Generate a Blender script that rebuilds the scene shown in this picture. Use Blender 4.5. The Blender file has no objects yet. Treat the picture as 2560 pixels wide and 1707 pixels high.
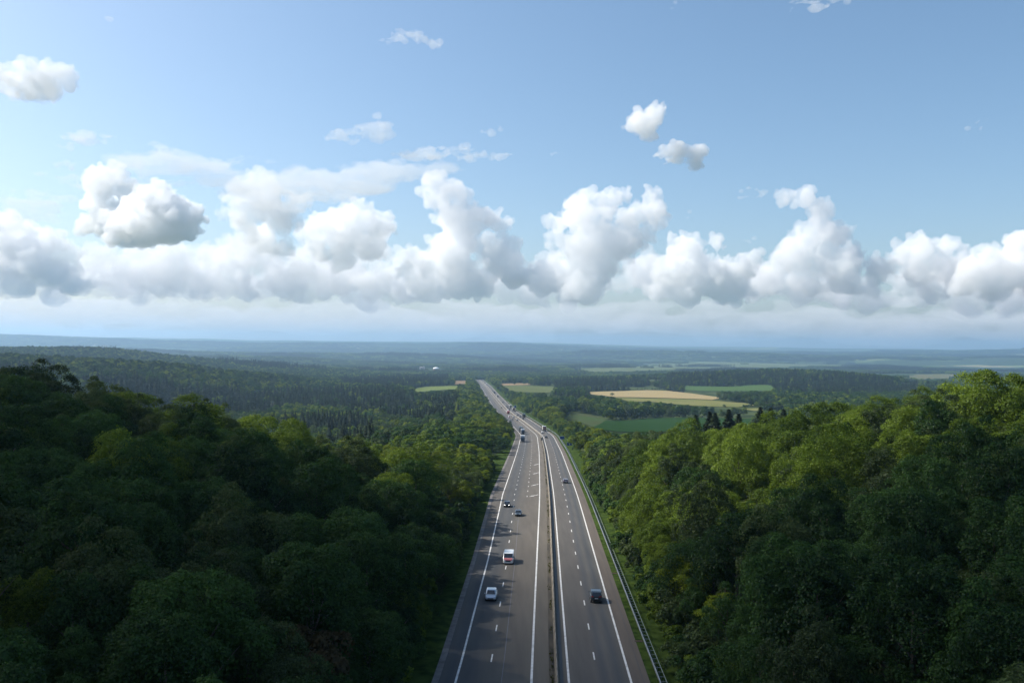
import bpy, bmesh, math, random
import numpy as np
from mathutils import Vector, Matrix, noise

sc = bpy.context.scene
C = sc.collection
PI = math.pi

# ------------------------------------------------------------------ camera
CZ = 150.0                                   # camera height above datum; road passes ~35 m below
F, U0, V0, HOR = 2130.0, 1280.0, 853.5, 863.0
camd = bpy.data.cameras.new('camera'); cam = bpy.data.objects.new('camera', camd); C.objects.link(cam)
sc.camera = cam
camd.sensor_width = 36.0; camd.lens = 36.0 * F / 2560.0
camd.clip_start = 0.5; camd.clip_end = 200000.0
cam.matrix_world = (Matrix.Translation((0, 0, CZ)) @ Matrix.Rotation(PI / 2 + math.atan((HOR - V0) / F), 4, 'X')
                    @ Matrix.Rotation(math.radians(0.7), 4, 'Z'))

# ------------------------------------------------------------------ sky, sun, exposure
SUN_EL, SUN_AZ = math.radians(44.0), math.radians(-75.0)       # azimuth from +Y towards +X
world = bpy.data.worlds.new('World'); sc.world = world; world.use_nodes = True
wn = world.node_tree
sky = wn.nodes.new('ShaderNodeTexSky'); sky.sky_type = 'NISHITA'; sky.sun_disc = False
sky.sun_elevation = SUN_EL; sky.sun_rotation = SUN_AZ
sky.air_density = 1.0; sky.dust_density = 3.2; sky.ozone_density = 1.8; sky.altitude = 700
bgn = wn.nodes['Background']; bgn.inputs[1].default_value = 0.122
sat = wn.nodes.new('ShaderNodeHueSaturation'); sat.inputs['Saturation'].default_value = 1.08; sat.inputs['Hue'].default_value = 0.492
wn.links.new(sky.outputs[0], sat.inputs['Color']); wn.links.new(sat.outputs[0], bgn.inputs[0])
sund = bpy.data.lights.new('sun', 'SUN'); sun = bpy.data.objects.new('sun', sund); C.objects.link(sun)
sund.energy = 5.0; sund.angle = math.radians(0.5); sund.color = (1.0, 0.94, 0.85)
SDIR = Vector((math.cos(SUN_EL) * math.sin(SUN_AZ), math.cos(SUN_EL) * math.cos(SUN_AZ), math.sin(SUN_EL)))
sun.rotation_euler = SDIR.to_track_quat('Z', 'Y').to_euler()
vs = sc.view_settings
vs.view_transform = 'Standard'; vs.look = 'None'; vs.gamma = 1.0; vs.use_curve_mapping = False
vs.exposure = 0.5
cy = sc.cycles
cy.max_bounces = 32; cy.volume_bounces = 32; cy.diffuse_bounces = 3; cy.glossy_bounces = 3
cy.transmission_bounces = 6; cy.transparent_max_bounces = 8
cy.use_denoising = True; cy.denoiser = 'OPENIMAGEDENOISE'; cy.denoising_input_passes = 'RGB_ALBEDO_NORMAL'
cy.sample_clamp_indirect = 8.0

# ------------------------------------------------------------------ helpers
RNG = np.random.default_rng(11)
random.seed(5)
CAM3 = np.array(cam.matrix_world.to_3x3())


def at(u, v, Y):
    """world point at depth Y along the sight line through photo point (u, v)"""
    r = CAM3 @ np.array([(u - U0) / F, -(v - V0) / F, -1.0])
    return r * (Y / r[1]) + np.array([0, 0, CZ])


def proj(X, Y, Z):
    q = np.stack([np.asarray(X, float), np.asarray(Y, float), np.asarray(Z, float) - CZ], -1) @ CAM3
    return U0 + F * q[..., 0] / -q[..., 2], V0 - F * q[..., 1] / -q[..., 2]


def inpoly(u, v, poly):
    inside = np.zeros(np.shape(u), bool)
    n = len(poly)
    for i in range(n):
        x1, y1 = poly[i]; x2, y2 = poly[(i + 1) % n]
        c = ((y1 > v) != (y2 > v)) & (u < (x2 - x1) * (v - y1) / ((y2 - y1) if y2 != y1 else 1e-9) + x1)
        inside ^= c
    return inside


def sstep(a, b, x):
    t = np.clip((np.asarray(x, float) - a) / (b - a), 0, 1)
    return t * t * (3 - 2 * t)


def vnoise(x, y, seed=0):
    x = np.asarray(x, float); y = np.asarray(y, float)
    xi = np.floor(x).astype(np.int64); yi = np.floor(y).astype(np.int64)
    xf = x - xi; yf = y - yi
    def h(a, b):
        n = (a * 374761393 + b * 668265263 + seed * 1274126177) & 0xffffffff
        n = ((n ^ (n >> 13)) * 1274126177) & 0xffffffff
        return ((n ^ (n >> 16)) & 0xffff) / 65535.0
    sx = xf * xf * (3 - 2 * xf); sy = yf * yf * (3 - 2 * yf)
    return ((h(xi, yi) * (1 - sx) + h(xi + 1, yi) * sx) * (1 - sy)
            + (h(xi, yi + 1) * (1 - sx) + h(xi + 1, yi + 1) * sx) * sy)


def vnoise3(p, seed=0):
    """smooth value noise in space, 0..1"""
    q = np.floor(p).astype(np.int64); f = p - q; f = f * f * f * (f * (f * 6 - 15) + 10); r = 0
    for dx in (0, 1):
        for dy in (0, 1):
            for dz in (0, 1):
                n = ((q[:, 0] + dx) * 374761393 + (q[:, 1] + dy) * 668265263 + (q[:, 2] + dz) * 2147483647 + seed * 1274126177) & 0xffffffff
                n = ((n ^ (n >> 13)) * 1274126177) & 0xffffffff
                w = (f[:, 0] if dx else 1 - f[:, 0]) * (f[:, 1] if dy else 1 - f[:, 1]) * (f[:, 2] if dz else 1 - f[:, 2])
                r = r + w * (((n ^ (n >> 16)) & 0xffff) / 65535.0)
    return r


def fbm(x, y, seed=0, oct=4):
    s = 0; a = 0.5
    for k in range(oct):
        s = s + a * vnoise(np.asarray(x) * 2 ** k, np.asarray(y) * 2 ** k, seed + k); a *= 0.5
    return s


def mesh(name, V, Fc, mat=None, smooth=False, attr=None):
    me = bpy.data.meshes.new(name)
    V = np.asarray(V, np.float32)
    if isinstance(Fc, np.ndarray):
        nf, k = Fc.shape
        me.vertices.add(len(V)); me.vertices.foreach_set('co', V.ravel())
        me.loops.add(nf * k); me.loops.foreach_set('vertex_index', Fc.astype(np.int32).ravel())
        me.polygons.add(nf); me.polygons.foreach_set('loop_start', np.arange(0, nf * k, k, dtype=np.int32))
        me.update(calc_edges=True)
    else:
        me.from_pydata(V.tolist(), [], [list(map(int, f)) for f in Fc]); me.update()
    if smooth:
        me.polygons.foreach_set('use_smooth', np.ones(len(me.polygons), bool))
    if attr is not None:
        for an, dom, typ, arr in attr:
            a = me.attributes.new(an, typ, dom)
            a.data.foreach_set('value' if typ in ('FLOAT', 'INT') else 'vector', np.asarray(arr).ravel())
    if mat is not None:
        me.materials.append(mat)
    return me


def link(name, me, parent=None, loc=(0, 0, 0), rotz=0.0, col=None):
    o = bpy.data.objects.new(name, me); (col or C).objects.link(o)
    o.parent = parent; o.location = loc; o.rotation_euler = (0, 0, rotz)
    return o


def tag(o, label=None, cat=None, group=None, kind=None):
    for k, v in (('label', label), ('category', cat), ('group', group), ('kind', kind)):
        if v is not None:
            o[k] = v
    return o


class MB:
    """collects shapes for ONE mesh"""
    def __init__(s): s.V = []; s.F = []
    def add(s, V, Fc):
        n = len(s.V); s.V += [tuple(p) for p in V]; s.F += [tuple(i + n for i in f) for f in Fc]; return s
    def box(s, x0, x1, y0, y1, z0, z1):
        V = [(x0, y0, z0), (x1, y0, z0), (x1, y1, z0), (x0, y1, z0), (x0, y0, z1), (x1, y0, z1), (x1, y1, z1), (x0, y1, z1)]
        return s.add(V, [(0, 3, 2, 1), (4, 5, 6, 7), (0, 1, 5, 4), (1, 2, 6, 5), (2, 3, 7, 6), (3, 0, 4, 7)])
    def loft(s, rings, cap=True):
        n = len(rings[0]); V = [p for r in rings for p in r]; Fc = []
        for i in range(len(rings) - 1):
            for j in range(n):
                a = i * n + j; b = i * n + (j + 1) % n
                Fc.append((a, b, b + n, a + n))
        if cap:
            Fc.append(tuple(range(n))[::-1]); Fc.append(tuple(range(len(V) - n, len(V))))
        return s.add(V, Fc)
    def tube(s, pts, rad, n=7):
        rings = []
        for i, p in enumerate(pts):
            p = Vector(p); d = (Vector(pts[min(i + 1, len(pts) - 1)]) - Vector(pts[max(i - 1, 0)])).normalized()
            a = d.orthogonal().normalized(); b = d.cross(a)
            rings.append([tuple(p + (a * math.cos(2 * PI * k / n) + b * math.sin(2 * PI * k / n)) * rad[i]) for k in range(n)])
        return s.loft(rings)
    def cyl_x(s, cx, cy_, cz, r, w, n=16):
        rings = [[(cx + dx, cy_ + r * math.cos(2 * PI * k / n), cz + r * math.sin(2 * PI * k / n)) for k in range(n)] for dx in (-w / 2, w / 2)]
        return s.loft(rings)
    def done(s, name, mat, smooth=False):
        me = mesh(name, s.V, s.F, mat, smooth)
        bm = bmesh.new(); bm.from_mesh(me); bmesh.ops.recalc_face_normals(bm, faces=bm.faces); bm.to_mesh(me); bm.free()
        return me


# ------------------------------------------------------------------ materials
def mat(name, color, rough=0.8, metal=0.0, spec=0.5, coat=0.0, emit=0.0, bump=None):
    m = bpy.data.materials.new(name); m.use_nodes = True
    n = m.node_tree.nodes; b = n['Principled BSDF']; l = m.node_tree.links
    b.inputs['Base Color'].default_value = (*color, 1); b.inputs['Roughness'].default_value = rough
    b.inputs['Metallic'].default_value = metal; b.inputs['Specular IOR Level'].default_value = spec
    b.inputs['Coat Weight'].default_value = coat
    if emit:
        b.inputs['Emission Color'].default_value = (1, 0.97, 0.9, 1); b.inputs['Emission Strength'].default_value = emit
    return m


def nd(m, typ, **kw):
    x = m.node_tree.nodes.new(typ)
    for k, v in kw.items():
        setattr(x, k, v)
    return x


def noisy(m, c1, c2, scale, detail=6.0, scale_vec=None, bump=0.0, coord='Object', ramp=(0.35, 0.65), into=None):
    """two-tone noise colour (and optional bump) on a principled material"""
    t = m.node_tree; b = t.nodes['Principled BSDF']
    tc = nd(m, 'ShaderNodeTexCoord'); mp = nd(m, 'ShaderNodeMapping'); nz = nd(m, 'ShaderNodeTexNoise')
    t.links.new(tc.outputs[coord], mp.inputs[0]); t.links.new(mp.outputs[0], nz.inputs['Vector'])
    if scale_vec: mp.inputs['Scale'].default_value = scale_vec
    nz.inputs['Scale'].default_value = scale; nz.inputs['Detail'].default_value = detail
    cr = nd(m, 'ShaderNodeValToRGB'); cr.color_ramp.elements[0].position = ramp[0]; cr.color_ramp.elements[1].position = ramp[1]
    cr.color_ramp.elements[0].color = (*c1, 1); cr.color_ramp.elements[1].color = (*c2, 1)
    t.links.new(nz.outputs[0], cr.inputs[0]); t.links.new(cr.outputs[0], b.inputs['Base Color'])
    if bump:
        bp = nd(m, 'ShaderNodeBump'); bp.inputs['Strength'].default_value = bump
        t.links.new(nz.outputs[0], bp.inputs['Height']); t.links.new(bp.outputs[0], b.inputs['Normal'])
    return cr


def leaf_mat(name, dark, light, trans=0.35):
    """leaf colour: varies from leaf to leaf (attribute var) and from tree to tree (object random)"""
    m = bpy.data.materials.new(name); m.use_nodes = True
    t = m.node_tree; t.nodes.clear()
    out = nd(m, 'ShaderNodeOutputMaterial'); a = nd(m, 'ShaderNodeAttribute', attribute_name='var')
    oi = nd(m, 'ShaderNodeObjectInfo')
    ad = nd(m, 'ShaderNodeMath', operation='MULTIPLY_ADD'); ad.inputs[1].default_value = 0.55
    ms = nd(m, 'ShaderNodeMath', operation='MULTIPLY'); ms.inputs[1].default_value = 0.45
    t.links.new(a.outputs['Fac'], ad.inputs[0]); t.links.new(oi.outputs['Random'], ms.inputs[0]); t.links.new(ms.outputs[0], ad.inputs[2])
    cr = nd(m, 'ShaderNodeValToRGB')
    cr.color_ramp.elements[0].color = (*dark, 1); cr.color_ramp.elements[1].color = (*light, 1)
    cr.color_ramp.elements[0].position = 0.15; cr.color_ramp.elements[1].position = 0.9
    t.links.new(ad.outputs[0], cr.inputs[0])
    df = nd(m, 'ShaderNodeBsdfDiffuse'); tr = nd(m, 'ShaderNodeBsdfTranslucent'); gl = nd(m, 'ShaderNodeBsdfGlossy')
    gl.inputs['Roughness'].default_value = 0.45; gl.inputs['Color'].default_value = (1, 1, 1, 1)
    tc = nd(m, 'ShaderNodeMixRGB', blend_type='MULTIPLY'); tc.inputs[0].default_value = 1; tc.inputs[2].default_value = (1.0, 1.0, 0.45, 1)
    t.links.new(cr.outputs[0], df.inputs[0]); t.links.new(cr.outputs[0], tc.inputs[1]); t.links.new(tc.outputs[0], tr.inputs[0])
    m1 = nd(m, 'ShaderNodeMixShader'); m1.inputs[0].default_value = trans
    m2 = nd(m, 'ShaderNodeMixShader'); m2.inputs[0].default_value = 0.008
    t.links.new(df.outputs[0], m1.inputs[1]); t.links.new(tr.outputs[0], m1.inputs[2])
    t.links.new(m1.outputs[0], m2.inputs[1]); t.links.new(gl.outputs[0], m2.inputs[2]); t.links.new(m2.outputs[0], out.inputs[0])
    return m


M = {}
M['bark'] = mat('bark', (0.09, 0.07, 0.05), 0.9); noisy(M['bark'], (0.05, 0.04, 0.03), (0.14, 0.11, 0.085), 3, scale_vec=(1, 1, .3))
M['paint'] = mat('road_paint', (0.72, 0.71, 0.68), 0.6); noisy(M['paint'], (0.42, 0.41, 0.385), (0.66, 0.65, 0.62), 1.4, ramp=(0.3, 0.55))
M['metal'] = mat('galvanised_steel', (0.55, 0.57, 0.58), 0.38, 0.75); noisy(M['metal'], (0.26, 0.28, 0.29), (0.42, 0.44, 0.45), 0.7)
M['concrete'] = mat('barrier_concrete', (0.3, 0.27, 0.23), 0.9); noisy(M['concrete'], (0.10, 0.088, 0.066), (0.24, 0.215, 0.175), 0.6, bump=.2)
M['gutter'] = mat('gutter_concrete', (0.16, 0.15, 0.14), 0.9); noisy(M['gutter'], (0.10, 0.09, 0.085), (0.19, 0.175, 0.165), 0.8)
M['grate'] = mat('rusty_grate', (0.055, 0.03, 0.022), 0.8)
M['tyre'] = mat('tyre_rubber', (0.015, 0.015, 0.016), 0.85)
M['rim'] = mat('wheel_rim', (0.45, 0.46, 0.47), 0.35, 0.8)
M['glass'] = mat('vehicle_glass', (0.012, 0.016, 0.02), 0.06, 0.0, 0.9)
M['black'] = mat('black_plastic', (0.012, 0.012, 0.013), 0.55)
M['lamp'] = mat('clear_lamp', (0.75, 0.77, 0.78), 0.12, 0.2)
M['lamp_on'] = mat('lit_headlamp', (0.9, 0.9, 0.88), 0.15, 0.0, emit=3.0)
M['tail'] = mat('red_lamp', (0.35, 0.012, 0.012), 0.15)
M['plate'] = mat('number_plate', (0.72, 0.72, 0.68), 0.5)
M['signblue'] = mat('sign_blue', (0.012, 0.06, 0.24), 0.45)
M['signwhite'] = mat('sign_white', (0.75, 0.77, 0.8), 0.5)
M['signback'] = mat('sign_dark', (0.03, 0.032, 0.035), 0.6)

# ------------------------------------------------------------------ road line and terrain shape
ROAD_PTS = [(1390, 1640, 108), (1374, 1236, 263), (1362.5, 1130, 440), (1353, 1088, 620), (1312, 1056, 800), (1268, 1025, 1060),
            (1232, 983.6, 1600), (1218, 965.7, 1950), (1202, 952, 2550)]
_rp = np.array([at(*p) for p in ROAD_PTS])
_y = np.concatenate([[-600, 0], _rp[:, 1], [3400, 6000, 30000]])
_x = np.concatenate([[_rp[0, 0] - 708 * .037, _rp[0, 0] - 108 * .037], _rp[:, 0], [_rp[-1, 0] - 50, -300, -2000]])
_z = np.concatenate([[CZ - 14, CZ - 34.9], _rp[:, 2], [CZ - 114, CZ - 127, CZ - 131]])
_Y = np.arange(-600.0, 7000.0, 2.0)
_k = np.hanning(61); _k /= _k.sum()
_xs = np.convolve(np.pad(np.interp(_Y, _y, _x), 30, mode='reflect', reflect_type='odd'), _k, 'valid')
_zs = np.convolve(np.pad(np.interp(_Y, _y, _z), 30, mode='reflect', reflect_type='odd'), _k, 'valid')


def xr(Y): return np.interp(Y, _Y, _xs)
def zr(Y): return np.where(np.asarray(Y) < 6900, np.interp(Y, _Y, _zs), CZ - 129.0)
# lateral offsets (m) from the median barrier; the oncoming carriageway narrows from three lanes to two towards the bridge
def t_ll(Y): return np.interp(Y, [60, 108, 166, 263, 3000], [-11.6, -11.8, -12.5, -14.4, -14.4])
def t_d1(Y): return np.interp(Y, [60, 108, 166, 263, 3000], [-7.9, -8.1, -8.8, -10.7, -10.7])
def t_d2(Y): return np.interp(Y, [60, 3000], [-6.8, -6.8])
def t_edge(Y): return t_ll(Y) - np.interp(Y, [100, 263], [1.95, 2.9])
T_LR, T_RL, T_DR, T_RR, T_PAVE, T_RAIL, T_REAR = -3.0, 1.35, 4.8, 8.6, 10.8, 11.75, 12.5


def ground_z(X, Y):
    X = np.asarray(X, float); Y = np.asarray(Y, float)
    r = np.hypot(X, Y); Yc = np.clip(Y, -590, 6800)
    x0 = xr(Yc); z = zr(Yc).astype(float)
    dl = x0 + t_edge(Yc) - 1.0 - X                    # distance beyond the left pavement edge
    dr = X - (x0 + T_REAR + 0.6)
    # hillsides of the notch the motorway runs through
    hl = 0.27 * np.maximum(0, dl - 3); hl = 40 * (1 - np.exp(-hl / 40)) * 1.12
    hr = 0.275 * np.maximum(0, dr - 5); hr = 42 * (1 - np.exp(-hr / 42)) * 1.12
    z = z + hl * (1 - sstep(158, 250, Y)) + hr * (1 - sstep(195, 335, Y))
    # valley floor a little below the road
    lowl = sstep(30, 110, dl) * sstep(280, 420, Y) * (1 - sstep(900, 1500, Y)) * 10
    lowr = sstep(25, 120, dr) * sstep(330, 480, Y) * (1 - sstep(700, 1200, Y)) * 6
    z = z - lowl - lowr
    # wooded ridge on the left, and one behind it
    h1 = 54 * (1 - np.exp(-np.maximum(0, -X - 370) / 190)) * np.exp(-((Y - 1450) / 420) ** 2)
    h2 = 0.085 * np.clip(-X - 440, 0, 850) * np.exp(-((Y - 2700) / 520) ** 2)
    h3 = 32 * np.exp(-((X - 740) / 330) ** 2 - ((Y - 2260) / 300) ** 2) + 8 * np.exp(-((X - 380) / 300) ** 2 - ((Y - 2300) / 300) ** 2)
    z = z + np.where(Y > 300, h1 + h2 + h3, 0)
    # small undulation away from the road
    off = sstep(40, 160, np.minimum(np.where(dl > 0, dl, 1e4), np.where(dr > 0, dr, 1e4)))
    off = np.where((dl <= 0) & (dr <= 0), 0, off) * sstep(200, 700, r)
    z = z + off * (fbm(X / 420 + 31, Y / 420 + 7, 3) - 0.47) * 14
    # long ridges behind one another on the plain
    wob = (fbm(X / 2600 + 17, X * 0 + 2.5, 61, 3) - .47)
    for yi, hi, wi, x0_, x1_, sl in ((4700, 30, 420, -600, -1500, .10), (6300, 44, 560, 300, -900, .05), (8300, 52, 700, -300, 900, -.06), (10600, 70, 900, 2500, -500, .04)):
        env = sstep(min(x0_, x1_), max(x0_, x1_), X); env = env if x1_ > x0_ else 1 - env
        z = z + np.where(Y > 2500, hi * (.55 + .9 * fbm(X / 1500 + yi, X * 0, 5, 3)) * env * np.exp(-((Y - yi - sl * X - wob * 1500) / wi) ** 2), 0)
    # plain, then the far ridges
    far = sstep(7000, 15500, r)
    und = (fbm(X / 3800 + 9, Y / 1500 + 3, 21) - 0.47)
    z = z + sstep(2600, 6000, r) * und * 62 + far * (136 + und * 95 + 14 * (fbm(X / 1100, Y / 900, 40) - .47)) + sstep(3000, 8000, r) * (-X) * 0.0012
    return z


def hit(u, v, dz=0.0, y0=60.0, y1=22000.0):
    """where the sight line through (u, v) meets the ground raised by dz"""
    Ys = np.geomspace(y0, y1, 4000)
    r = CAM3 @ np.array([(u - U0) / F, -(v - V0) / F, -1.0])
    P = (r / r[1])[None] * Ys[:, None]
    below = P[:, 2] + CZ < ground_z(P[:, 0], P[:, 1]) + dz
    i = int(np.argmax(below)) if below.any() else len(Ys) - 1
    return float(P[i, 0]), float(P[i, 1])


# ---- ground sheet (fan of rings, finest where the picture looks)
ang = np.concatenate([np.linspace(-180, -46, 46)[:-1], np.linspace(-46, 46, 400), np.linspace(46, 180, 46)[1:-1]]) * PI / 180
rad = np.concatenate([[0.5], np.geomspace(12, 24500, 350)])
A, R_ = np.meshgrid(ang, rad)
GX, GY = R_ * np.sin(A), R_ * np.cos(A)
GZ = ground_z(GX, GY)
inroad = (GX > xr(np.clip(GY, -590, 6800)) + t_edge(GY) - 1.5) & (GX < xr(np.clip(GY, -590, 6800)) + T_REAR + 1.6) & (GY > -590) & (GY < 5000)
GZ = GZ - np.where(inroad, 0.5 + 0.0006 * R_, 0.03)
na = len(ang); ri = np.arange(len(rad) - 1)[:, None]; ai = np.arange(na)[None]
a0 = ri * na + ai; a1 = ri * na + (ai + 1) % na
GF = np.stack([a0, a1, a1 + na, a0 + na], -1).reshape(-1, 4)[:, ::-1]
mg = mat('ground', (0.05, 0.07, 0.03), 0.95, spec=0.0)
cr = noisy(mg, (0.022, 0.036, 0.016), (0.065, 0.085, 0.035), 1.0, 8, scale_vec=(.02, .02, .02))
t = mg.node_tree; b = t.nodes['Principled BSDF']
# far away single trees and fields cannot be told apart: a patchwork of woods and meadows in the colour
tc = nd(mg, 'ShaderNodeTexCoord'); mp = nd(mg, 'ShaderNodeMapping'); mp.inputs['Scale'].default_value = (0.00075, 0.00135, 0)
t.links.new(tc.outputs['Object'], mp.inputs[0])
n1 = nd(mg, 'ShaderNodeTexNoise'); n1.inputs['Scale'].default_value = 1.0; n1.inputs['Detail'].default_value = 3
n1.inputs['Roughness'].default_value = 0.55
t.links.new(mp.outputs[0], n1.inputs['Vector'])
vor = nd(mg, 'ShaderNodeTexVoronoi'); vor.inputs['Scale'].default_value = 3.2; t.links.new(mp.outputs[0], vor.inputs['Vector'])
hs = nd(mg, 'ShaderNodeValToRGB'); hs.color_ramp.interpolation = 'CONSTANT'
for p, c in ((0.0, (0.10, 0.15, 0.05)), (0.3, (0.15, 0.18, 0.08)), (0.55, (0.09, 0.14, 0.05)), (0.8, (0.22, 0.2, 0.11))):
    e = hs.color_ramp.elements.new(p) if p else hs.color_ramp.elements[0]
    e.color = (*c, 1)
sepc = nd(mg, 'ShaderNodeSeparateColor'); t.links.new(vor.outputs['Color'], sepc.inputs[0]); t.links.new(sepc.outputs[0], hs.inputs[0])
fr = nd(mg, 'ShaderNodeValToRGB'); fr.color_ramp.elements[0].position = 0.575; fr.color_ramp.elements[1].position = 0.59
t.links.new(n1.outputs[0], fr.inputs[0])
wood = nd(mg, 'ShaderNodeTexNoise'); wood.inputs['Scale'].default_value = 0.03; t.links.new(tc.outputs['Object'], wood.inputs['Vector'])
wr = nd(mg, 'ShaderNodeValToRGB'); wr.color_ramp.elements[0].color = (0.02, 0.034, 0.016, 1); wr.color_ramp.elements[1].color = (0.05, 0.075, 0.03, 1)
t.links.new(wood.outputs[0], wr.inputs[0])
mx = nd(mg, 'ShaderNodeMixRGB'); t.links.new(fr.outputs[0], mx.inputs[0]); t.links.new(wr.outputs[0], mx.inputs[1]); t.links.new(hs.outputs[0], mx.inputs[2])
sx = nd(mg, 'ShaderNodeSeparateXYZ'); t.links.new(tc.outputs['Object'], sx.inputs[0])
mr = nd(mg, 'ShaderNodeMapRange'); mr.inputs[1].default_value = 2500; mr.inputs[2].default_value = 3300; t.links.new(sx.outputs[1], mr.inputs[0])
mx2 = nd(mg, 'ShaderNodeMixRGB'); t.links.new(mr.outputs[0], mx2.inputs[0]); t.links.new(cr.outputs[0], mx2.inputs[1]); t.links.new(mx.outputs[0], mx2.inputs[2])
t.links.new(mx2.outputs[0], b.inputs['Base Color'])
ground = link('ground', mesh('ground', np.stack([GX, GY, GZ], -1).reshape(-1, 3), GF, mg, smooth=True))
tag(ground, kind='structure')

# ---- haze: the air of the valley, one closed box round camera and land
hz = bpy.data.materials.new('haze_air'); hz.use_nodes = True
t = hz.node_tree; t.nodes.clear()
o_ = nd(hz, 'ShaderNodeOutputMaterial'); pv = nd(hz, 'ShaderNodeVolumePrincipled')
pv.inputs['Color'].default_value = (0.48, 0.73, 1.0, 1); pv.inputs['Density'].default_value = 0.000084; pv.inputs['Anisotropy'].default_value = 0.4
pv.inputs['Density Attribute'].default_value = ''
t.links.new(pv.outputs[0], o_.inputs['Volume'])
hb = MB(); hb.box(-25000, 25000, -25000, 25000, float(GZ.min()) - 1.5, max(CZ + 30, float(GZ.max()) + 25))
haze = link('haze', hb.done('haze', hz)); tag(haze, kind='stuff')

# ------------------------------------------------------------------ clouds: real bodies of scattering water vapour
def ico(sub):
    bm = bmesh.new(); bmesh.ops.create_icosphere(bm, subdivisions=sub, radius=1)
    v = np.array([x.co[:] for x in bm.verts]); f = np.array([[y.index for y in x.verts] for x in bm.faces]); bm.free(); return v, f
ICO = [ico(2), ico(1), ico(1)]


def cloud_mat(name, density):
    m = bpy.data.materials.new(name); m.use_nodes = True
    t = m.node_tree; t.nodes.clear()
    o = nd(m, 'ShaderNodeOutputMaterial'); s = nd(m, 'ShaderNodeVolumeScatter')
    s.inputs['Density'].default_value = density; s.inputs['Color'].default_value = (0.997, 0.998, 1.0, 1); s.inputs['Anisotropy'].default_value = 0.0
    t.links.new(s.outputs[0], o.inputs['Volume'])
    return m


def cloud(name, blobs, Y, k, label=None, vbase=None, sub=(15, 8, 4), vox=3.2, disp=1.6, seed=1, kind=None, low=-.35):
    """blobs (u, v, rx, ry) in photo units at distance Y; k = optical depth per photo unit"""
    rng = np.random.default_rng(seed); px = Y / F; S = []
    for bl in blobs:
        u, v, rx = bl[:3]; ry = bl[3] if len(bl) > 3 else rx
        c = at(u, v, Y); R = np.array([rx * px, rx * px, ry * px]); c[1] += rng.uniform(-.5, .5) * R[0]
        S.append((c, R * .66, 0))
        def unit(bias=None, w=0.0):
            a = rng.normal(size=3) + (0 if bias is None else bias * w) ; return a / np.linalg.norm(a)
        for _ in range(sub[0]):
            a = unit()
            if a[2] < low: a[2] = -a[2]
            f2 = rng.uniform(.20, .46); c2 = c + a * R * rng.uniform(.55, 1.05); S.append((c2, R * f2, 1))
            for _ in range(sub[1]):
                b_ = unit(a + np.array([0, 0, .4]), .9); f3 = rng.uniform(.28, .55); c3 = c2 + b_ * R * f2 * rng.uniform(.75, 1.05)
                S.append((c3, R * f2 * f3, 2))
                for _ in range(sub[2]):
                    d_ = unit(b_, .9); S.append((c3 + d_ * R * f2 * f3 * .95, R * f2 * f3 * rng.uniform(.3, .55), 2))
    V = []; Fc = []; n = 0
    for c, R, l in S:
        sv, sf = ICO[l]; V.append(sv * R + c); Fc.append(sf + n); n += len(sv)
    V = np.concatenate(V); Fc = np.concatenate(Fc)
    if vbase is not None:
        zb = at(blobs[0][0], vbase, Y)[2] + (V[:, 0] * 0)
        zb = zb - 0.0122 * (V[:, 0] - V[0, 0]) * 0
        V[:, 2] = np.where(V[:, 2] < zb, zb + (V[:, 2] - zb) * .12, V[:, 2])
    def remesh(V, Fc, size, old=None):
        o = link(name, mesh(name, V, Fc)) if old is None else old
        m = o.modifiers.new('join', 'REMESH'); m.mode = 'VOXEL'; m.voxel_size = size
        dg = bpy.context.evaluated_depsgraph_get(); me = bpy.data.meshes.new_from_object(o.evaluated_get(dg))
        was = o.data; o.modifiers.clear(); o.data = me; bpy.data.meshes.remove(was); me.name = name
        return o, me
    o, me = remesh(V, Fc, vox * px * 1.45)
    nv = len(me.vertices); co = np.empty(nv * 3); me.vertices.foreach_get('co', co); no = np.empty(nv * 3); me.vertices.foreach_get('normal', no)
    co = co.reshape(-1, 3); no = no.reshape(-1, 3); s = vox * px
    pl = co / (s * 9); dv = 0; am = 1.0
    for o_k in range(4):
        dv = dv + am * np.abs(vnoise3(pl * 2 ** o_k, o_k) * 2 - 1); am *= .5
    dv = dv + 1.3 * (vnoise3(pl * .35, 9) + .5 * vnoise3(pl * .7, 10) - .75)
    dv = dv - dv.mean()
    co = co + no * (dv * s * 4.0 * disp)[:, None]
    me.vertices.foreach_set('co', co.ravel()); me.update()
    o, me = remesh(None, None, vox * px, o)               # joins folds into one clean skin
    me.materials.clear(); me.materials.append(cloud_mat(name, k / px))
    if kind: tag(o, label, kind=kind)
    else: tag(o, label, 'cloud', 'cumulus clouds above the horizon')
    return o


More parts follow.
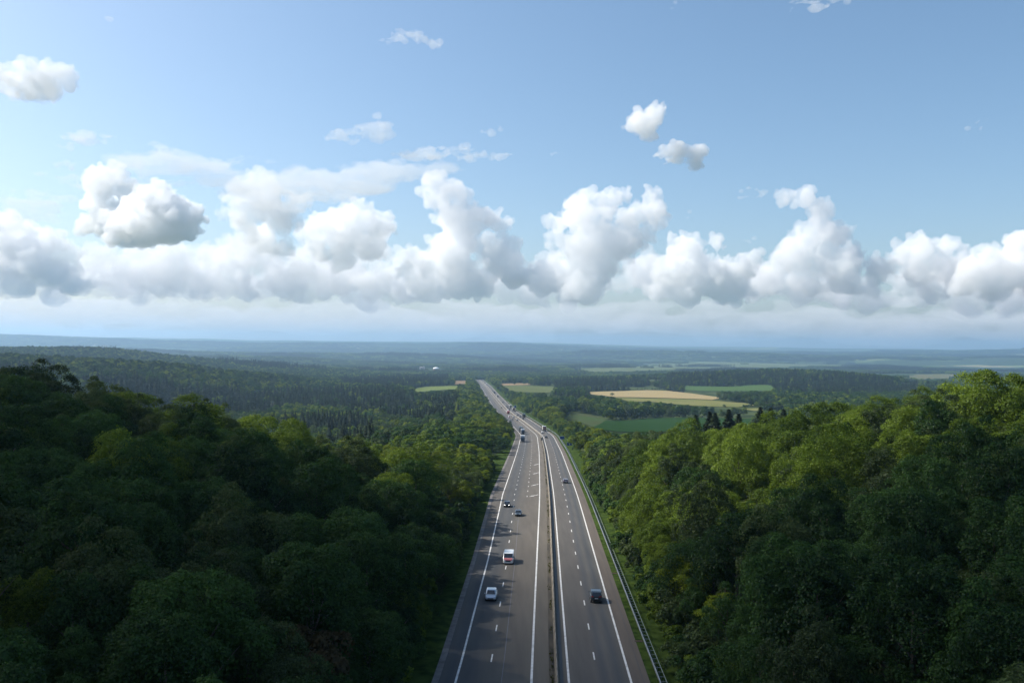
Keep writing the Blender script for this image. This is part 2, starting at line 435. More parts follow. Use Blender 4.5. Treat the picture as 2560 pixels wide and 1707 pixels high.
CL = [
    ([(275, 435, 34), (255, 475, 44), (312, 480, 38), (240, 512, 40), (292, 535, 50), (250, 560, 45), (330, 590, 50)], 15500, .032, 'slim cauliflower cloud tower behind a dark-based cloud', 640),
    ([(330, 555, 60), (400, 535, 60), (458, 520, 40), (482, 550, 36), (430, 575, 60), (280, 590, 36), (365, 590, 50)], 12500, .042, 'cloud with the flattest and darkest grey base', 612),
    ([(20, 565, 36), (0, 610, 60), (60, 650, 76), (142, 620, 32), (128, 680, 70), (40, 710, 60), (185, 715, 45), (-60, 650, 90)], 21000, .022, 'heaped cloud cut by the picture edge above the wooded ridge', 742),
    ([(650, 468, 36), (610, 500, 42), (660, 515, 58), (740, 510, 38), (620, 560, 50), (700, 560, 50), (650, 600, 60)], 20000, .016, 'soft rounded cloud with blurred edges between two towers', 640),
    ([(868, 545, 36), (912, 538, 36), (955, 572, 34), (840, 585, 56), (925, 610, 64), (790, 615, 50), (860, 640, 60)], 22000, .022, 'bright lumpy dome of cloud beside the soft one', 700),
    ([(240, 660, 46), (340, 680, 56), (290, 715, 50), (450, 690, 66), (550, 660, 56), (560, 715, 56), (650, 650, 66), (700, 700, 66), (780, 680, 56), (850, 695, 66), (955, 705, 56), (925, 735, 40), (400, 720, 50), (200, 700, 40), (500, 730, 50), (620, 735, 46), (760, 730, 50), (1000, 735, 44), (1010, 660, 40)], 24000, .016, 'long low bank of cloud under the towers', 752),
    ([(1092, 466, 34), (1135, 482, 34), (1080, 505, 30), (1118, 545, 46), (1195, 560, 42), (1245, 565, 34), (1150, 590, 66), (1130, 650, 76), (1240, 650, 56), (1060, 700, 66), (1150, 715, 66), (1285, 690, 56), (1080, 745, 36)], 22500, .022, 'tall twin-headed cloud tower above the far end of the motorway', 758),
    ([(1398, 560, 30), (1450, 530, 46), (1522, 520, 42), (1572, 495, 22), (1612, 530, 46), (1645, 552, 30), (1480, 580, 66), (1560, 590, 56), (1430, 620, 56), (1500, 660, 76), (1400, 690, 66), (1470, 715, 66), (1355, 715, 46)], 22000, .02, 'massive leaning cumulus over the fields', 760),
    ([(1692, 640, 46), (1730, 625, 36), (1786, 618, 26), (1660, 690, 46), (1740, 690, 66), (1640, 735, 36), (1830, 695, 66), (1720, 740, 46), (1800, 735, 46)], 20500, .024, 'bright rounded cloud with a small grey hollow, beside the leaning cumulus', 766),
    ([(1958, 497, 24), (2022, 498, 30), (2062, 525, 27), (2042, 570, 42), (2112, 590, 42), (2000, 600, 36), (1990, 650, 56), (2070, 640, 56), (2138, 640, 30), (2100, 700, 66), (2020, 720, 46), (1900, 720, 50)], 23000, .018, 'tall hooked cloud tower over the dark conifer hill', 770),
    ([(2262, 640, 36), (2302, 625, 42), (2358, 628, 32), (2200, 690, 46), (2290, 690, 56), (2380, 680, 56), (2330, 735, 36), (2180, 730, 40)], 22500, .02, 'knobbly cloud bank above the guardrail-side hilltop', 774),
    ([(2532, 615, 28), (2570, 640, 46), (2460, 670, 36), (2420, 710, 56), (2500, 710, 66), (2590, 700, 80), (2640, 690, 90)], 21500, .022, 'cloud heap cut by the picture edge over the bright oaks', 776),
    ([(1610, 325, 36), (1640, 300, 34), (1588, 312, 26), (1650, 270, 18), (1622, 345, 26)], 7000, .022, 'upper of two small soft clouds alone in blue sky', None),
    ([(1648, 392, 18), (1690, 398, 32), (1730, 392, 26), (1752, 385, 16), (1738, 420, 20)], 6800, .03, 'lower of two small clouds alone in blue sky', None),
    ([(60, 215, 54), (118, 215, 54), (152, 190, 30), (20, 210, 46), (90, 240, 36)], 8000, .016, 'soft white cloud high at the picture edge', None),
]
KMUL = 1.35
for i, (bl, Yc, k, lab, vb) in enumerate(CL):
    cloud('cumulus_cloud', bl, Yc, k * KMUL, lab, vb, seed=100 + i, vox=2.45, disp=1.2)
# thin veils and streaks: nobody could count them
rg = np.random.default_rng(8)
def streaks(spec, mul, f0, f1):
    out = []
    for (u, v, w, h, n) in spec:
        for _ in range(int(n * mul)):
            r_ = rg.uniform(f0, f1) * w; f_ = rg.normal(); out.append((u + f_ * w * .5, v - f_ * h * .2 + rg.normal() * h * .7, r_, max(2.6, r_ * rg.uniform(.10, .26))))
    return out
wisps = streaks(((205, 350, 75, 11, 9), (165, 412, 34, 11, 4), (905, 335, 80, 18, 14), (1080, 388, 100, 13, 14), (1250, 388, 55, 10, 6), (1385, 385, 36, 9, 5), (1230, 330, 34, 8, 3), (1010, 92, 80, 12, 6), (2040, 12, 80, 16, 8),
                 (1690, 10, 22, 8, 2), (2450, 308, 30, 7, 3), (1885, 488, 50, 13, 6), (1870, 600, 30, 10, 4), (280, 45, 26, 14, 4), (2050, 105, 24, 6, 2), (1720, 540, 14, 14, 2)), 2.4, .10, .40)
cloud('cloud_veil', wisps, 9000, .013, 'thin torn streaks of high cloud', None, sub=(6, 2, 0), vox=2.1, disp=1.15, seed=7, kind='stuff')
sheet = streaks(((420, 425, 200, 34, 26), (800, 460, 240, 26, 28), (90, 515, 130, 20, 12), (620, 400, 120, 16, 6)), 2.2, .12, .42)
cloud('cloud_veil', sheet, 11000, .0065, 'broad thin sheet of high cloud above the towers', None, sub=(6, 1, 0), vox=3.3, disp=.9, seed=17, kind='stuff')
low_ = []
for _ in range(420):
    u = rg.uniform(-200, 2800); r_ = rg.uniform(30, 130)
    low_.append((u, 803 + (u - 1280) * .0122 + rg.normal() * 22, r_, rg.uniform(5, 12)))
cloud('cloud_bank', low_, 42000, .0042, 'flat pale cloud layers low over the horizon', None, sub=(6, 0, 0), vox=6.0, disp=.45, seed=9, kind='stuff')
back = [(u + rg.normal() * 20, 715 + (u - 1280) * .0122 + rg.normal() * 22, rg.uniform(28, 60)) for u in range(-150, 2750, 42)]
cloud('cloud_bank', back, 32000, .017, 'pale heaped cloud far behind the towers', 778, sub=(11, 4, 1), vox=4.2, disp=.6, seed=10, kind='stuff')


# clouds overhead, out of the picture: they shade the near slopes and part of the valley
def overhead(name, x0, x1, y0, y1, alt, od_fn, label, step=20.0):
    den = .02
    X, Yv = np.meshgrid(np.arange(x0, x1 + 1, step), np.arange(y0, y1 + 1, step))
    ny, nx = X.shape
    T = np.maximum(0, od_fn(X, Yv)) / den * math.sin(SUN_EL)
    border = np.zeros_like(T, bool); border[0] = border[-1] = True; border[:, 0] = border[:, -1] = True
    T[border] = 0
    sh = np.array(SDIR) * (alt / SDIR.z)
    top = np.stack([X + sh[0], Yv + sh[1], CZ - 35 + alt + T * .8 + .4], -1).reshape(-1, 3)
    bot = np.stack([X + sh[0], Yv + sh[1], CZ - 35 + alt - T * .2 - .4], -1).reshape(-1, 3)
    i = np.arange(ny - 1)[:, None]; j = np.arange(nx - 1)[None]; a = i * nx + j
    q = np.stack([a, a + 1, a + nx + 1, a + nx], -1).reshape(-1, 4)
    n = nx * ny; Fc = [q, q[:, ::-1] + n]
    rim = np.concatenate([np.arange(nx), np.arange(1, ny) * nx + nx - 1, (ny - 1) * nx + np.arange(nx - 2, -1, -1), np.arange(ny - 2, 0, -1) * nx])
    r2 = np.roll(rim, -1); Fc.append(np.stack([rim, rim + n, r2 + n, r2], -1))
    me = mesh(name, np.concatenate([top, bot]), np.concatenate(Fc), cloud_mat(name, den), True)
    return tag(link(name, me), label, 'cloud', 'clouds overhead')


def od_near(X, Y):
    ye = np.interp(X, [-300, -100, -60, -25, 0, 14, 34, 110, 250], [256, 230, 202, 188, 190, 184, 158, 165, 205]) + (fbm(X / 60 + 4, Y / 60, 17, 3) - .47) * 45
    return np.clip((ye - Y) / 37, 0, 3.6) * np.clip((Y + 420) / 150, 0, 1) * np.clip((520 - np.abs(X)) / 150, 0, 1)
def od_valley(X, Y):
    m_ = np.clip((fbm(X / 520 + 2.4, Y / 520 + 1.1, 19, 4) - .40) * 8, 0, .9)
    return m_ * (1 - sstep(-520, -260, X)) * sstep(520, 800, Y) * (1 - sstep(1700, 2080, Y)) * np.clip((X + 1900) / 300, 0, 1)
overhead('cumulus_cloud', -560, 560, -460, 320, 820, od_near, 'large cloud overhead that shades the near slopes')
overhead('cumulus_cloud', -1950, -200, 420, 2100, 1500, od_valley, 'broken cloud overhead that dims the wooded ridge', 35.0)

# ------------------------------------------------------------------ motorway
def strip(name, f0, f1, dz, Y0, Y1, m, step=4.0, parent=None, smooth=True, tattr=False):
    Ys = np.arange(Y0, Y1 + step, step)
    f0v = f0(Ys) if callable(f0) else np.full_like(Ys, f0); f1v = f1(Ys) if callable(f1) else np.full_like(Ys, f1)
    nc = 2 if not tattr else 14
    V = []
    T = []
    for k in range(nc):
        tt = f0v + (f1v - f0v) * k / (nc - 1)
        V.append(np.stack([xr(Ys) + tt, Ys, zr(Ys) + dz], -1)); T.append(tt)
    V = np.stack(V, 1).reshape(-1, 3); T = np.stack(T, 1).reshape(-1)
    i = np.arange(len(Ys) - 1)[:, None]; j = np.arange(nc - 1)[None]
    a = i * nc + j
    Fc = np.stack([a, a + 1, a + nc + 1, a + nc], -1).reshape(-1, 4)
    me = mesh(name, V, Fc, m, smooth, attr=[('toff', 'POINT', 'FLOAT', T)])
    return link(name, me, parent)


ma = mat('asphalt', (0.07, 0.066, 0.062), 0.85, spec=0.35)
t = ma.node_tree; b = t.nodes['Principled BSDF']
tc = nd(ma, 'ShaderNodeTexCoord')
att = nd(ma, 'ShaderNodeAttribute', attribute_name='toff')
mrg = nd(ma, 'ShaderNodeMapRange'); mrg.inputs[1].default_value = -18; mrg.inputs[2].default_value = 12
t.links.new(att.outputs['Fac'], mrg.inputs[0])
rp = nd(ma, 'ShaderNodeValToRGB'); rp.color_ramp.elements.remove(rp.color_ramp.elements[1])
def tone(tt): return (tt + 18) / 30
BANDS = [(-18, .066, .060, .056), (-14.3, .070, .063, .058), (-13.6, .064, .061, .060), (-12.6, .052, .052, .055), (-11.6, .060, .058, .058), (-10.6, .053, .053, .055), (-9.6, .060, .057, .056), (-8.6, .072, .066, .061),
         (-5.5, .079, .070, .063), (-3.2, .082, .073, .065), (0.5, .084, .073, .062), (1.2, .074, .067, .062), (3.0, .068, .063, .060), (4.6, .070, .064, .061), (5.6, .054, .054, .057),
         (6.4, .068, .064, .062), (7.3, .050, .051, .054), (8.2, .068, .064, .061), (8.9, .078, .066, .058), (11.3, .076, .065, .057)]
for k, (tt, r, g, bb) in enumerate(BANDS):
    e = rp.color_ramp.elements[0] if k == 0 else rp.color_ramp.elements.new(tone(tt))
    e.position = tone(tt); e.color = (max(.03, .066 + (r - .066) * 1.45) * 1.17, max(.03, .062 + (g - .062) * 1.45) * 1.18, max(.03, .059 + (bb - .059) * 1.35) * 1.11, 1)
t.links.new(mrg.outputs[0], rp.inputs[0])
nz = nd(ma, 'ShaderNodeTexNoise'); nz.inputs['Scale'].default_value = 1.0; nz.inputs['Detail'].default_value = 7
mp = nd(ma, 'ShaderNodeMapping'); mp.inputs['Scale'].default_value = (0.9, 0.05, 0.9)
t.links.new(tc.outputs['Object'], mp.inputs[0]); t.links.new(mp.outputs[0], nz.inputs['Vector'])
nz2 = nd(ma, 'ShaderNodeTexNoise'); nz2.inputs['Scale'].default_value = 14.0; nz2.inputs['Detail'].default_value = 4
t.links.new(tc.outputs['Object'], nz2.inputs['Vector'])
m1 = nd(ma, 'ShaderNodeMapRange'); m1.inputs[1].default_value = .3; m1.inputs[2].default_value = .7; m1.inputs[3].default_value = .86; m1.inputs[4].default_value = 1.14
t.links.new(nz.outputs[0], m1.inputs[0])
m2 = nd(ma, 'ShaderNodeMapRange'); m2.inputs[1].default_value = .3; m2.inputs[2].default_value = .7; m2.inputs[3].default_value = .85; m2.inputs[4].default_value = 1.15
t.links.new(nz2.outputs[0], m2.inputs[0])
mm = nd(ma, 'ShaderNodeMath', operation='MULTIPLY'); t.links.new(m1.outputs[0], mm.inputs[0]); t.links.new(m2.outputs[0], mm.inputs[1])
vm = nd(ma, 'ShaderNodeVectorMath', operation='SCALE'); t.links.new(rp.outputs[0], vm.inputs[0]); t.links.new(mm.outputs[0], vm.inputs['Scale'])
t.links.new(vm.outputs[0], b.inputs['Base Color'])
bp = nd(ma, 'ShaderNodeBump'); bp.inputs['Strength'].default_value = .25; t.links.new(nz2.outputs[0], bp.inputs['Height']); t.links.new(bp.outputs[0], b.inputs['Normal'])

YN, YF = 40.0, 3300.0
road = strip('motorway', t_edge, T_PAVE, 0.0, YN, YF, ma, 4, tattr=True); tag(road, 'three and two lane grey motorway running down to the valley', kind='structure')
m_seam = mat('tar_seam_and_shadow', (0.018, 0.018, 0.02), 0.6)  # tar seams, and the shadow strip painted beside the median barrier
m_seam2 = mat('pale_seam', (0.13, 0.14, 0.16), 0.7)
strip('edge_line', lambda Y: t_ll(Y) - .13, lambda Y: t_ll(Y) + .13, .006, YN, YF, M['paint'], 4, road)
strip('edge_line', T_LR - .14, T_LR + .14, .006, YN, YF, M['paint'], 4, road)
strip('edge_line', T_RL - .13, T_RL + .13, .006, YN, YF, M['paint'], 4, road)
strip('edge_line', T_RR - .13, T_RR + .13, .006, YN, YF, M['paint'], 4, road)
strip('seam', lambda Y: t_d1(Y) + 1.55, lambda Y: t_d1(Y) + 1.62, .005, YN, 235, m_seam2, 4, road)
strip('seam', lambda Y: t_edge(Y) + .02, lambda Y: t_edge(Y) + .14, .005, YN, 420, m_seam, 4, road)
strip('seam', T_PAVE - .75, T_PAVE - .69, .005, YN, 300, m_seam, 4, road)
gl_ = strip('gutter', lambda Y: t_edge(Y) - .8, t_edge, .03, YN, YF, M['gutter'], 4); tag(gl_, kind='structure')
# verge sheets from pavement edge to the trees
mv = mat('verge_grass', (0.06, 0.1, 0.03), 0.95, spec=0.0)
noisy(mv, (0.018, 0.034, 0.008), (0.055, 0.085, 0.020), 0.6, 8, bump=.6)
def verge(name, f0, f1, z0, z1):
    Ys = np.arange(YN, YF, 4.0); nc = 6; V = []
    for k in range(nc):
        tt = (f0(Ys) if callable(f0) else np.full_like(Ys, f0)) * (1 - k / (nc - 1)) + (f1(Ys) if callable(f1) else np.full_like(Ys, f1)) * k / (nc - 1)
        X = xr(Ys) + tt
        w = sstep(.3, 1, k / (nc - 1))
        V.append(np.stack([X, Ys, (zr(Ys) + z0) * (1 - w) + (ground_z(X, Ys) + z1) * w], -1))
    V = np.stack(V, 1).reshape(-1, 3); i = np.arange(len(Ys) - 1)[:, None]; j = np.arange(nc - 1)[None]; a = i * nc + j
    o = link(name, mesh(name, V, np.stack([a, a + 1, a + nc + 1, a + nc], -1).reshape(-1, 4), mv, True)); tag(o, kind='structure')
verge('verge', T_PAVE, lambda Y: np.full_like(Y, T_REAR + 7.0), -.02, .12)
verge('verge', lambda Y: t_edge(Y) - 6.5, lambda Y: t_edge(Y) - .8, .02, .0)

# lane dashes: one painted dash = one piece
dash_me = mesh('lane_dash', [(-.09, -1.5, 0), (.09, -1.5, 0), (.09, 1.5, 0), (-.09, 1.5, 0)], [(0, 1, 2, 3)], M['paint'])
def heading(Y): return math.atan2(float(xr(Y + 5) - xr(Y - 5)), 10.0), math.atan2(float(zr(Y + 5) - zr(Y - 5)), 10.0)
def put(o, Y, tt, dz=0.0, flip=False):
    h, p = heading(Y)
    o.location = (float(xr(Y)) + tt, Y, float(zr(Y)) + dz)
    o.rotation_euler = (Matrix.Rotation(-h, 3, 'Z') @ Matrix.Rotation(p, 3, 'X') @ Matrix.Rotation(PI if flip else 0, 3, 'Z')).to_euler()
    return o
far_d = []
for f, y0, sc_ in ((t_d1, 107.2 - 52, 1), (lambda Y: T_DR, 108.5 - 52, 1), (t_d2, 259.0, 1)):
    y = y0
    while y < 2300:
        if y < 900:
            put(link('lane_dash', dash_me, road), y, float(f(y)), .007)
        else:
            x = float(xr(y) + f(y)); far_d.append((x, y))
        y += 13.0
V = []; Fc = []
for x, y in far_d:
    n = len(V)
    for dx, dy in ((-.1, -1.5), (.1, -1.5), (.1, 1.5), (-.1, 1.5)):
        V.append((x + dx + float(xr(y + dy) - xr(y)), y + dy, float(zr(y + dy)) + .02))
    Fc.append((n, n + 1, n + 2, n + 3))
tag(link('distant_dashes', mesh('distant_dashes', V, Fc, M['paint']), road), kind='stuff')
# merge arrows in the ending fast lane
for vv, uu0, uu1 in ((1239, 1322, 1346), (1212, 1327, 1347), (1183, 1331, 1348), (1161, 1333, 1348.5)):
    x1, y1 = hit(uu1, vv - 3.0 * (vv - 955) / 284); x0, y0 = hit(uu0, vv + 2.6 * (vv - 955) / 284)
    p0 = Vector((x0, y0)); p1 = Vector((x1, y1)); d = p1 - p0; L = d.length; d.normalize(); nrm = Vector((-d.y, d.x))
    wv = .42
    pts = [p0, p0 + d * L * .48 - nrm * wv, p0 + d * L * .46 - nrm * wv * .45, p1 - nrm * wv * .40, p1 + nrm * wv * .40, p0 + d * L * .46 + nrm * wv * .45, p0 + d * L * .48 + nrm * wv]
    tag(link('lane_arrow', mesh('lane_arrow', [(p.x, p.y, float(zr(p.y)) + .008) for p in pts], [(0, 1, 2), (2, 3, 4, 5), (0, 2, 5), (0, 5, 6)], M['paint']), road),
        'slanted white merge arrow painted on the ending fast lane')
# drain grates by the guardrail
for uu, vv in ((1538, 1433), (1596, 1602)):
    x, y = hit(uu, vv)
    g = MB(); g.box(x - .55, x + .55, y - .25, y + .25, float(zr(y)) + .005, float(zr(y)) + .03)
    for k in range(6): g.box(x - .5 + k * .18, x - .44 + k * .18, y - .22, y + .22, float(zr(y)) + .03, float(zr(y)) + .05)
    tag(link('drain_grate', g.done('drain_grate', M['grate']), road), 'rusty drain grate at the pavement edge')

# median barrier: concrete profile swept along the road
prof = [(-.26, -.05), (-.26, .07), (-.14, .28), (-.07, .78), (.07, .78), (.14, .28), (.26, .07), (.26, -.05)]
Ys = np.concatenate([np.arange(YN, 900, 5.0), np.arange(900, 2700, 20.0)])
V = np.concatenate([np.stack([xr(Ys) + px, Ys, zr(Ys) + pz], -1)[:, None] for px, pz in prof], 1).reshape(-1, 3)
npf = len(prof); i = np.arange(len(Ys) - 1)[:, None]; j = np.arange(npf - 1)[None]; a = i * npf + j
mbar = link('median_barrier', mesh('median_barrier', V, np.stack([a, a + npf, a + npf + 1, a + 1], -1).reshape(-1, 4), M['concrete']))
tag(mbar, 'long weathered concrete barrier along the median between the carriageways', 'barrier')
# dark dirt beside the barrier foot; dark strip paints its shadow and drain channel
md = mat('median_dirt', (0.05, 0.042, 0.03), 0.95); noisy(md, (0.03, 0.027, 0.02), (0.10, 0.082, 0.055), .7, scale_vec=(1, .15, 1))
strip('median_dirt', -.95, -.28, .010, YN, 2600, md, 4, road)
strip('shadow_channel', .34, .72, .008, YN, 2600, m_seam, 4, road)

# guardrail: W-beam in front, thinner rail behind, posts and spacer bars like a ladder
gr = bpy.data.objects.new('guardrail', None); C.objects.link(gr)
gr.location = (float(xr(100) + T_RAIL), 100, float(zr(100)))
tag(gr, 'galvanised steel guardrail with ladder-like spacer bars along the verge', 'guardrail')
bpy.context.view_layer.update()
GI = gr.matrix_world.inverted()
def sweep(name, prof, t0, Y0, Y1, m, parent, closed=True):
    Ys = np.concatenate([np.arange(Y0, min(700, Y1), 3.0), np.arange(700, Y1, 15.0)])
    V = np.concatenate([np.stack([xr(Ys) + t0 + px, Ys, zr(Ys) + pz], -1)[:, None] for px, pz in prof], 1).reshape(-1, 3)
    V = V - np.array(gr.location)
    n = len(prof); i = np.arange(len(Ys) - 1)[:, None]; j = np.arange(n)[None]; a = i * n
    Fc = np.stack([a + j, a + (j + 1) % n, a + n + (j + 1) % n, a + n + j], -1).reshape(-1, 4)
    return link(name, mesh(name, V, Fc, m), parent)
wb = [(-.06, .42), (-.02, .46), (-.09, .52), (-.02, .58), (-.09, .66), (-.03, .74), (.06, .75), (.06, .43)]
sweep('front_beam', wb, T_RAIL, YN, 1300, M['metal'], gr)
sweep('rear_rail', [(-.03, .58), (.03, .58), (.03, .66), (-.03, .66)], T_REAR, YN, 1300, M['metal'], gr)
pb = MB(); pb.box(-.05, .05, -.03, .03, -.3, .70); post_me = pb.done('post', M['metal'])
sb_ = MB(); sb_.box(.06, T_REAR - T_RAIL - .03, -.03, .03, .60, .65); spacer_me = sb_.done('spacer_bar', M['metal'])
y = 62.0; k = 0; fb = MB()
while y < 700:
    x, z = float(xr(y)) + T_RAIL - gr.location.x, float(zr(y)) - gr.location.z
    if k < 150:
        link('spacer_bar', spacer_me, gr, (x, y - 100, z)); link('post', post_me, gr, (x + .3, y - 100, z))
    else:
        fb.box(x + .06, x + .8, y - 100 - .04, y - 100 + .04, z + .60, z + .67); fb.box(x + .25, x + .35, y - 100 - .03, y - 100 + .03, z - .3, z + .70)
    y += 1.62; k += 1
tag(link('far_posts', fb.done('far_posts', M['metal']), gr), kind='stuff')

# ------------------------------------------------------------------ fields (draped on the land)
def Z3(pts): return [(1100 + x / 2.613, 900 + y / 2.613) for x, y in pts]
def Z4(pts): return [(x / 1.8816, 820 + y / 1.8816) for x, y in pts]
def Z5(pts): return [(1250 + x / 1.7954, 820 + y / 1.7954) for x, y in pts]
FIELDS = [
    ('green_field', 'dark green crop field below the spruces on the valley floor', Z3([(1000, 440), (1080, 397), (1400, 381), (1640, 379), (1720, 381), (2050, 386), (2060, 436), (1620, 446), (1450, 470), (1180, 472), (1050, 458)]), (0.014, 0.038, 0.010), (0.022, 0.052, 0.013)),
    ('rough_pasture', 'rough pasture with a bare brown patch beside the roadside trees', Z3([(780, 384), (860, 346), (960, 355), (1100, 392), (1000, 440), (900, 405)]), (0.055, 0.06, 0.03), (0.045, 0.08, 0.027)),
    ('barley_field', 'wide straw yellow grain field with a lone round tree', Z3([(920, 213), (1350, 199), (1500, 204), (1650, 221), (1850, 249), (1780, 263), (1500, 251), (1150, 245), (980, 226)]), (0.225, 0.182, 0.095), (0.31, 0.25, 0.13)),
    ('hay_meadow', 'pale yellow-green meadow in front of the grain field', Z3([(1150, 250), (1500, 255), (1780, 266), (1980, 282), (2080, 297), (1950, 311), (1640, 301), (1400, 277), (1230, 272)]), (0.115, 0.13, 0.045), (0.16, 0.155, 0.06)),
    ('hay_meadow', 'narrow pale meadow strip at the foot of the dark hill', Z3([(1980, 322), (2100, 316), (2250, 314), (2260, 328), (2050, 336)]), (0.115, 0.13, 0.045), (0.15, 0.15, 0.06)),
    ('green_field', 'bright green field tucked under the conifer edge', Z3([(1560, 192), (1610, 172), (1900, 177), (2050, 164), (2170, 167), (2180, 201), (1900, 206), (1700, 206)]), (0.045, 0.085, 0.028), (0.065, 0.11, 0.035)),
    ('ploughed_field', 'thin brown field strip before a dark wood', Z3([(390, 156), (590, 153), (592, 164), (400, 169)]), (0.2, 0.15, 0.09), (0.24, 0.18, 0.11)),
    ('rough_pasture', 'scrubby pale pasture along the far motorway trees', Z3([(400, 172), (520, 168), (750, 177), (750, 216), (520, 212), (430, 198)]), (0.075, 0.095, 0.035), (0.10, 0.115, 0.045)),
    ('green_field', 'light green field beside the far spruce block', Z4([(1940, 289), (2000, 277), (2150, 273), (2165, 287), (1960, 302)]), (0.10, 0.135, 0.04), (0.13, 0.16, 0.05)),
    ('ploughed_field', 'small brown field by the far bend of the motorway', Z4([(2130, 250), (2200, 249), (2196, 263), (2138, 266)]), (0.17, 0.12, 0.075), (0.21, 0.15, 0.09)),
    ('green_field', 'small bright meadow among the valley trees', Z4([(2072, 415), (2168, 412), (2152, 433), (2078, 430)]), (0.07, 0.11, 0.035), (0.09, 0.13, 0.045)),
    ('river_meadow', 'broad pale green meadows on the distant plain', Z5([(290, 184), (430, 200), (700, 192), (900, 188), (1200, 178), (1520, 176), (1540, 168), (900, 152), (660, 165), (560, 178)]), (0.07, 0.10, 0.042), (0.115, 0.13, 0.06)),
    ('river_meadow', 'pale meadow with a tan strip beyond the dark hill', Z5([(1790, 222), (1870, 210), (2040, 208), (2030, 228), (1900, 236)]), (0.08, 0.10, 0.045), (0.13, 0.115, 0.065)),
]
for name, lab, poly, c1, c2 in FIELDS:
    W = [hit(u, v, 0.0, 350) for u, v in poly]
    bm = bmesh.new()
    vsn = [bm.verts.new((x, y, 0)) for x, y in W]
    es = [bm.edges.new((vsn[k], vsn[(k + 1) % len(vsn)])) for k in range(len(vsn))]
    bmesh.ops.subdivide_edges(bm, edges=bm.edges[:], cuts=4)
    bmesh.ops.triangle_fill(bm, use_beauty=True, edges=bm.edges[:])
    for _ in range(2):
        bmesh.ops.subdivide_edges(bm, edges=bm.edges[:], cuts=1, use_grid_fill=True)
    bmesh.ops.triangulate(bm, faces=bm.faces[:])
    co = np.array([v.co[:] for v in bm.verts]); zz = ground_z(co[:, 0], co[:, 1]) + 0.35 + 0.00035 * co[:, 1]
    for v, z_ in zip(bm.verts, zz): v.co.z = z_
    bmesh.ops.recalc_face_normals(bm, faces=bm.faces[:])
    if sum(f.normal.z for f in bm.faces) < 0: bmesh.ops.reverse_faces(bm, faces=bm.faces[:])
    me = bpy.data.meshes.new(name); bm.to_mesh(me); bm.free()
    mf = mat(name, c1, 0.95, spec=0.0); noisy(mf, c1, c2, 1.0, 5, scale_vec=(.006, .055, .02) if name in ('barley_field', 'green_field', 'ploughed_field') else (.02, .012, .02), ramp=(.25, .75))
    me.materials.append(mf)
    for p in me.polygons: p.use_smooth = True
    tag(link(name, me), lab, None, kind='structure')

# ------------------------------------------------------------------ trees: crowns of leaf sprays
def leaf_cards(P, Nn, size, rng, aspect=.62, twist=None):
    """diamond leaf sprays at P facing Nn"""
    n = len(P)
    Nn = Nn / (np.linalg.norm(Nn, axis=1, keepdims=True) + 1e-9)
    r = rng.normal(size=(n, 3)) if twist is None else twist
    A_ = np.cross(Nn, r); A_ /= (np.linalg.norm(A_, axis=1, keepdims=True) + 1e-9)
    B_ = np.cross(Nn, A_)
    s = (size * rng.uniform(.65, 1.3, n))[:, None]
    V = np.stack([P - A_ * s * .5, P - B_ * s * .5 * aspect - Nn * s * .06, P + A_ * s * .5 , P + B_ * s * .5 * aspect - Nn * s * .06], 1).reshape(-1, 3)
    Fc = np.arange(4 * n).reshape(n, 4)
    return V, Fc


